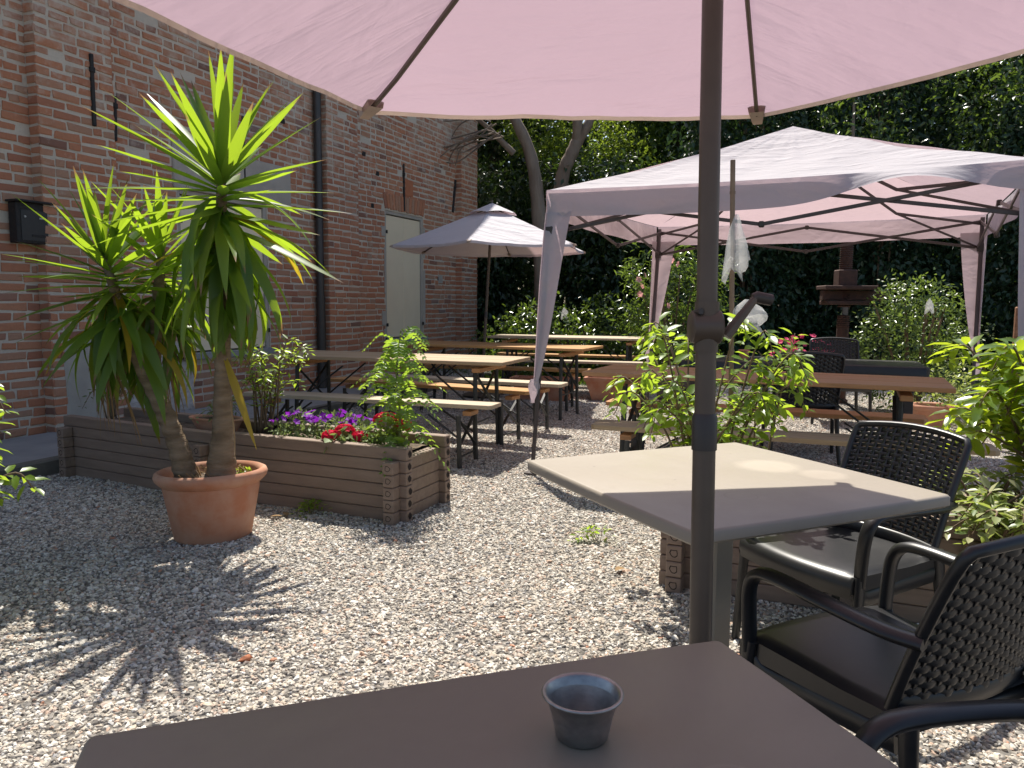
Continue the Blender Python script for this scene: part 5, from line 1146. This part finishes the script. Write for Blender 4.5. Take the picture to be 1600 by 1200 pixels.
# thickets in the middle distance
def thicket(name, label, loc, blobs, n, size, m, seed, shape='oval', wr=.5, cat='shrub', stems=5, cl=10, crr=.16, shell=.6, group=None, up=.45, droop=.25):
    t = thing(name, label, cat, (*loc, ground_h(*loc)), 0, group); r_ = random.Random(seed); top = max(b[0][2] for b in blobs)
    mb = MB()
    for i in range(stems): 
        a = r_.uniform(0, 6.28); q = r_.uniform(.05, .3); tube(mb, cr([(q * .4 * math.cos(a), q * .4 * math.sin(a), -.03), (q * math.cos(a), q * math.sin(a), top * .5), (q * 2 * math.cos(a), q * 1.6 * math.sin(a), top)], 4), [.022] * 4 + [.014] * 4 + [.006], 5)
    obj('stem', mb, M['stem'], t, smooth=True)
    foliage('foliage', blobs, n, size, shape, M[m], t, wr, shell, up, droop, cl, crr, seed); return t
thicket('laurel_hedge', 'low glossy laurel hedge behind the farthest beer table', (.95, 12.6), [((x, r0, z), (.55, .5, .5)) for x, r0, z in ((-1.05, 0, .45), (-.55, .1, .65), (0, 0, .7), (.5, .1, .75), (1.0, 0, .7), (1.4, .1, .5), (-.8, -.1, .25), (.3, -.1, .3), (.9, -.1, .3))], 6500, .085, 'leaf_hedge', 201, cat='hedge', stems=14)
thicket('oleander', 'tall oleander bush with pink flowers behind the gazebo leg', (2.35, 11.4), [((0, 0, 1.0), (.62, .5, .85)), ((-.25, 0, 1.65), (.45, .4, .5)), ((.4, .1, 1.5), (.45, .4, .55)), ((.1, 0, .5), (.7, .5, .45))], 4200, .10, 'leaf_hedge', 202, 'long', .26, stems=9)
fl = flower_mesh(.05, 'pink', 5, .35)
ol = bpy.data.objects['oleander']
for i, (x, z) in enumerate(((-.58, 1.56), (-.50, 1.62), (-.54, 1.47), (-.2, 1.75), (-.1, 1.82), (-.02, 1.78), (.35, 1.6), (-.16, 1.2), (.3, 1.05), (-.56, 1.36))):
    obj('flower', fl, None, ol, (x, -.50, z), (1.2 + .3 * math.sin(i * 3), .3 * math.cos(i), i))
thicket('round_bush', 'round sunlit small-leaved bush right of the black table', (4.62, 8.85), [((0, 0, .95), (.62, .55, .55)), ((-.25, -.1, .70), (.45, .4, .5)), ((.3, 0, .6), (.42, .4, .5)), ((0, 0, 1.25), (.45, .4, .28)), ((0, 0, .35), (.5, .45, .35))], 5200, .052, 'leaf_bush', 203, stems=8, crr=.13, cl=9)
thicket('low_bush', 'low white-flecked bush at the foot of the far right gazebo leg', (4.85, 7.5), [((0, 0, .35), (.6, .45, .35)), ((.55, 0, .45), (.5, .4, .35)), ((-.5, .3, .25), (.4, .35, .28))], 2600, .05, 'leaf_varieg', 204, stems=6, crr=.12)
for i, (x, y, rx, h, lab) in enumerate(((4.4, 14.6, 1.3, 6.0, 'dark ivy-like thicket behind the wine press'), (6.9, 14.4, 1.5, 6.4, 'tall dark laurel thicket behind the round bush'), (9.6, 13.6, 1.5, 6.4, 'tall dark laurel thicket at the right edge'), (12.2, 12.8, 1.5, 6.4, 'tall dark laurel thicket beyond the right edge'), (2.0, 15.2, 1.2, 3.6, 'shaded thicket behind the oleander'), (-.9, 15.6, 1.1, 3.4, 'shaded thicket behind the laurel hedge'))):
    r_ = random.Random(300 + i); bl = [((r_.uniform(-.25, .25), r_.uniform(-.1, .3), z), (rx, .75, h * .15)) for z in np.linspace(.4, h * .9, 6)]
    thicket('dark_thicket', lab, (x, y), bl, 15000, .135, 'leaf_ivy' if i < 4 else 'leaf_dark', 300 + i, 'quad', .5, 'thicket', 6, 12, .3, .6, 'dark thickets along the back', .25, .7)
r_ = random.Random(90)
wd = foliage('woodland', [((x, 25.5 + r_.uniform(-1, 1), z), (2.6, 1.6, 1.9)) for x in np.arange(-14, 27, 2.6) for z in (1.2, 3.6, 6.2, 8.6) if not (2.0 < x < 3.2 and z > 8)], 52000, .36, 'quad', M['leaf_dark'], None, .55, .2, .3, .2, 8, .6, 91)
tag(wd, kind='stuff')
# old wine press
t = thing('wine_press', 'rusty screw press with square nut and beams behind the gazebo', 'wine press', (4.12, 9.6, 0), R(-5))
mb = MB(); prof = [(.001, 1.20)]
for i in range(46): z = 1.20 + i * .026; prof += [(.068, z), (.080, z + .013)]
prof.append((.001, 2.42)); lathe(mb, prof, 16); obj('screw', mb, M['rust'], t, smooth=True, ang=30)
mb = MB(); prof = [(.001, 0.0), (.10, .0), (.10, .04), (.075, .06), (.072, .95)]; prof += [q for i in range(6) for q in ((.066, .95 + i * .026), (.078, .963 + i * .026))]; prof.append((.001, 1.11)); lathe(mb, prof, 16); obj('post', mb, M['rust'], t, smooth=True, ang=30)
mb = MB(); cbox(mb, (0, 0, 1.56), (.22, .22, .20), .012); obj('nut', mb, M['rust'], t)
mb = MB(); cbox(mb, (.02, 0, 1.44), (.62, .40, .05), .008); obj('plate', mb, M['rust'], t)
mb = MB(); cbox(mb, (.12, 0, 1.345), (.80, .12, .12), .008); obj('beam', mb, M['rust'], t)
mb = MB(); cbox(mb, (0, 0, 1.255), (.50, .34, .05), .008); obj('lower_plate', mb, M['rust'], t)
# rough log boards at the right
t = thing('log_fence', 'rough fence of upright split log boards at the right edge', 'fence', (4.60, 6.95, 0), R(-12))
for i in range(7):
    mb = MB(); w_ = .13 + .03 * math.sin(i * 5); cbox(mb, (0, 0, .61), (w_, .05 + .02 * (i % 2), 1.22 + .03 * math.sin(i * 3.3)), .012); obj('board', mb, M['log_wood'], t, (.145 * i, .012 * math.sin(i * 2), 0), (0, .012 * math.sin(i * 1.7), .12 * math.sin(i * 2.3)))
netbag('white net bag hung over the log fence', (4.72, 6.86, 1.26), .13, .17)
netbag('white net bag caught in the round bush', (4.45, 8.25, 1.30), .08, .14)
netbag('white net bag in the laurel hedge', (.80, 11.95, 1.16), .09, .15)
netbag('white net bag hanging in the oleander', (2.72, 10.85, 1.75), .09, .24)
# pink geraniums in a pot behind the far armchair
pot('tall_pot', 'dark pot of pink geraniums behind the far armchair', (3.25, 8.75, 0), .19, .42, M['pole_dark'])
t = thing('geranium', 'hot pink geraniums in the dark pot behind the far armchair', 'flowers', (3.25, 8.75, .38))
foliage('foliage', [((0, 0, .16), (.28, .22, .18))], 500, .07, 'oval', M['leaf_hedge'], t, .8, .3, .7, 0, 5, .07, 77)
fm = flower_mesh(.03, 'hotpink'); r_ = random.Random(6)
for k in range(44):
    a = r_.uniform(0, 6.28); q = r_.random() ** .5; obj('flower', fm, None, t, (q * .36 * math.cos(a), -.12 + q * .2 * math.sin(a), .38 + .12 * (1 - q) + r_.uniform(-.12, .06)), (r_.uniform(.2, 1.3), r_.uniform(-.4, .4), 0))
# terracotta troughs and a dark box near the far tables
for i, (x, y, w_, lab) in enumerate(((.42, 9.70, .42, 'brown terracotta trough between the orange and the farthest tables'), (1.30, 9.75, .36, 'brown terracotta trough beside the far gazebo leg'))):
    t = thing('terracotta_trough', lab, 'flower pot', (x, y, 0), R(-16), 'terracotta troughs near the far tables'); mb = MB()
    vs = []
    for z, k in ((0, .72), (.24, .95), (.24, 1.0), (.29, 1.02), (.29, .92), (.22, .88)): vs += [(-w_ * k, -.15 * k, z), (w_ * k, -.15 * k, z), (w_ * k, .15 * k, z), (-w_ * k, .15 * k, z)]
    mb.add(vs, [(3, 2, 1, 0)] + [(k * 4 + j, k * 4 + (j + 1) % 4, k * 4 + 4 + (j + 1) % 4, k * 4 + 4 + j) for k in range(5) for j in range(4)] + [(20, 21, 22, 23)]); obj('trough_body', mb, M['terracotta'], t)
t = thing('dark_box', 'dark wooden planter box beyond the leafy shrub', 'planter', (2.05, 9.0, 0), R(-20))
for k in range(4):
    mb = MB(); cbox(mb, (0, 0, .06 + k * .122), (.62, .38, .118), .006); obj('plank', mb, M['pole_dark'], t)
# grass along the lawn edge
def grass():
    rg = np.random.default_rng(9); n = 26000; x = rg.uniform(-1.6, 6.5, n); y = 11.4 + 7 * rg.random(n) ** 1.3; z = np.array([ground_h(a, b) for a, b in zip(x, y)])
    me = leaves_mesh('grass', np.stack([x, y, z], 1), rg.normal(size=(n, 3)) * .35 + [0, 0, 1], unit(n, rg), rg.uniform(.05, .13, n), np.full(n, .10), 'quad'); tag(obj('grass', me, M['grass']), kind='stuff')
grass()
# fallen leaves and odd stones on the gravel
for i, (x, y, lab) in enumerate(((-1.36, 4.22, 'curled dry brown leaf on the gravel near the potted yucca'), (-1.27, 4.24, 'smaller dry brown leaf beside the weed on the gravel'), (.52, 3.42, 'small dry brown leaf on the gravel by the right planter'))):
    me = leaves_mesh('dry_leaf', np.array([[0, 0, .016]]), np.array([[math.cos(i * 2), math.sin(i * 2), .15]]), np.array([[.2, .1, 1.]]), np.array([.075]), np.array([.55]), 'oval'); o = obj('dry_leaf', me, M['leaf_dry'], None, (x, y, 0)); tag(o, lab, 'leaf', 'dry leaves on the gravel')
for i, (x, y, s, lab) in enumerate(((-2.12, 2.06, .035, 'orange-red brick shard on the gravel beside the taupe table'), (-.9, 2.5, .028, 'rust-coloured stone on the sunny gravel'), (.80, 2.98, .05, 'long pinkish stone under the beige table by the planter'))):
    mb = MB(); lathe(mb, [(.001, -.5), (.7, -.35), (1, 0), (.7, .4), (.001, .5)], 9); me = mb.mesh('stone', True)
    for v in me.vertices: v.co += noise.noise_vector(v.co * 1.3 + Vector((i * 9, 0, 0))) * .3
    o = obj('stone', me, M['vent_tile'] if i < 2 else M['terracotta'], None, (x, y, s * .4), (0, 0, i)); o.scale = (s, s * .55, s * .7); tag(o, lab, 'stone')
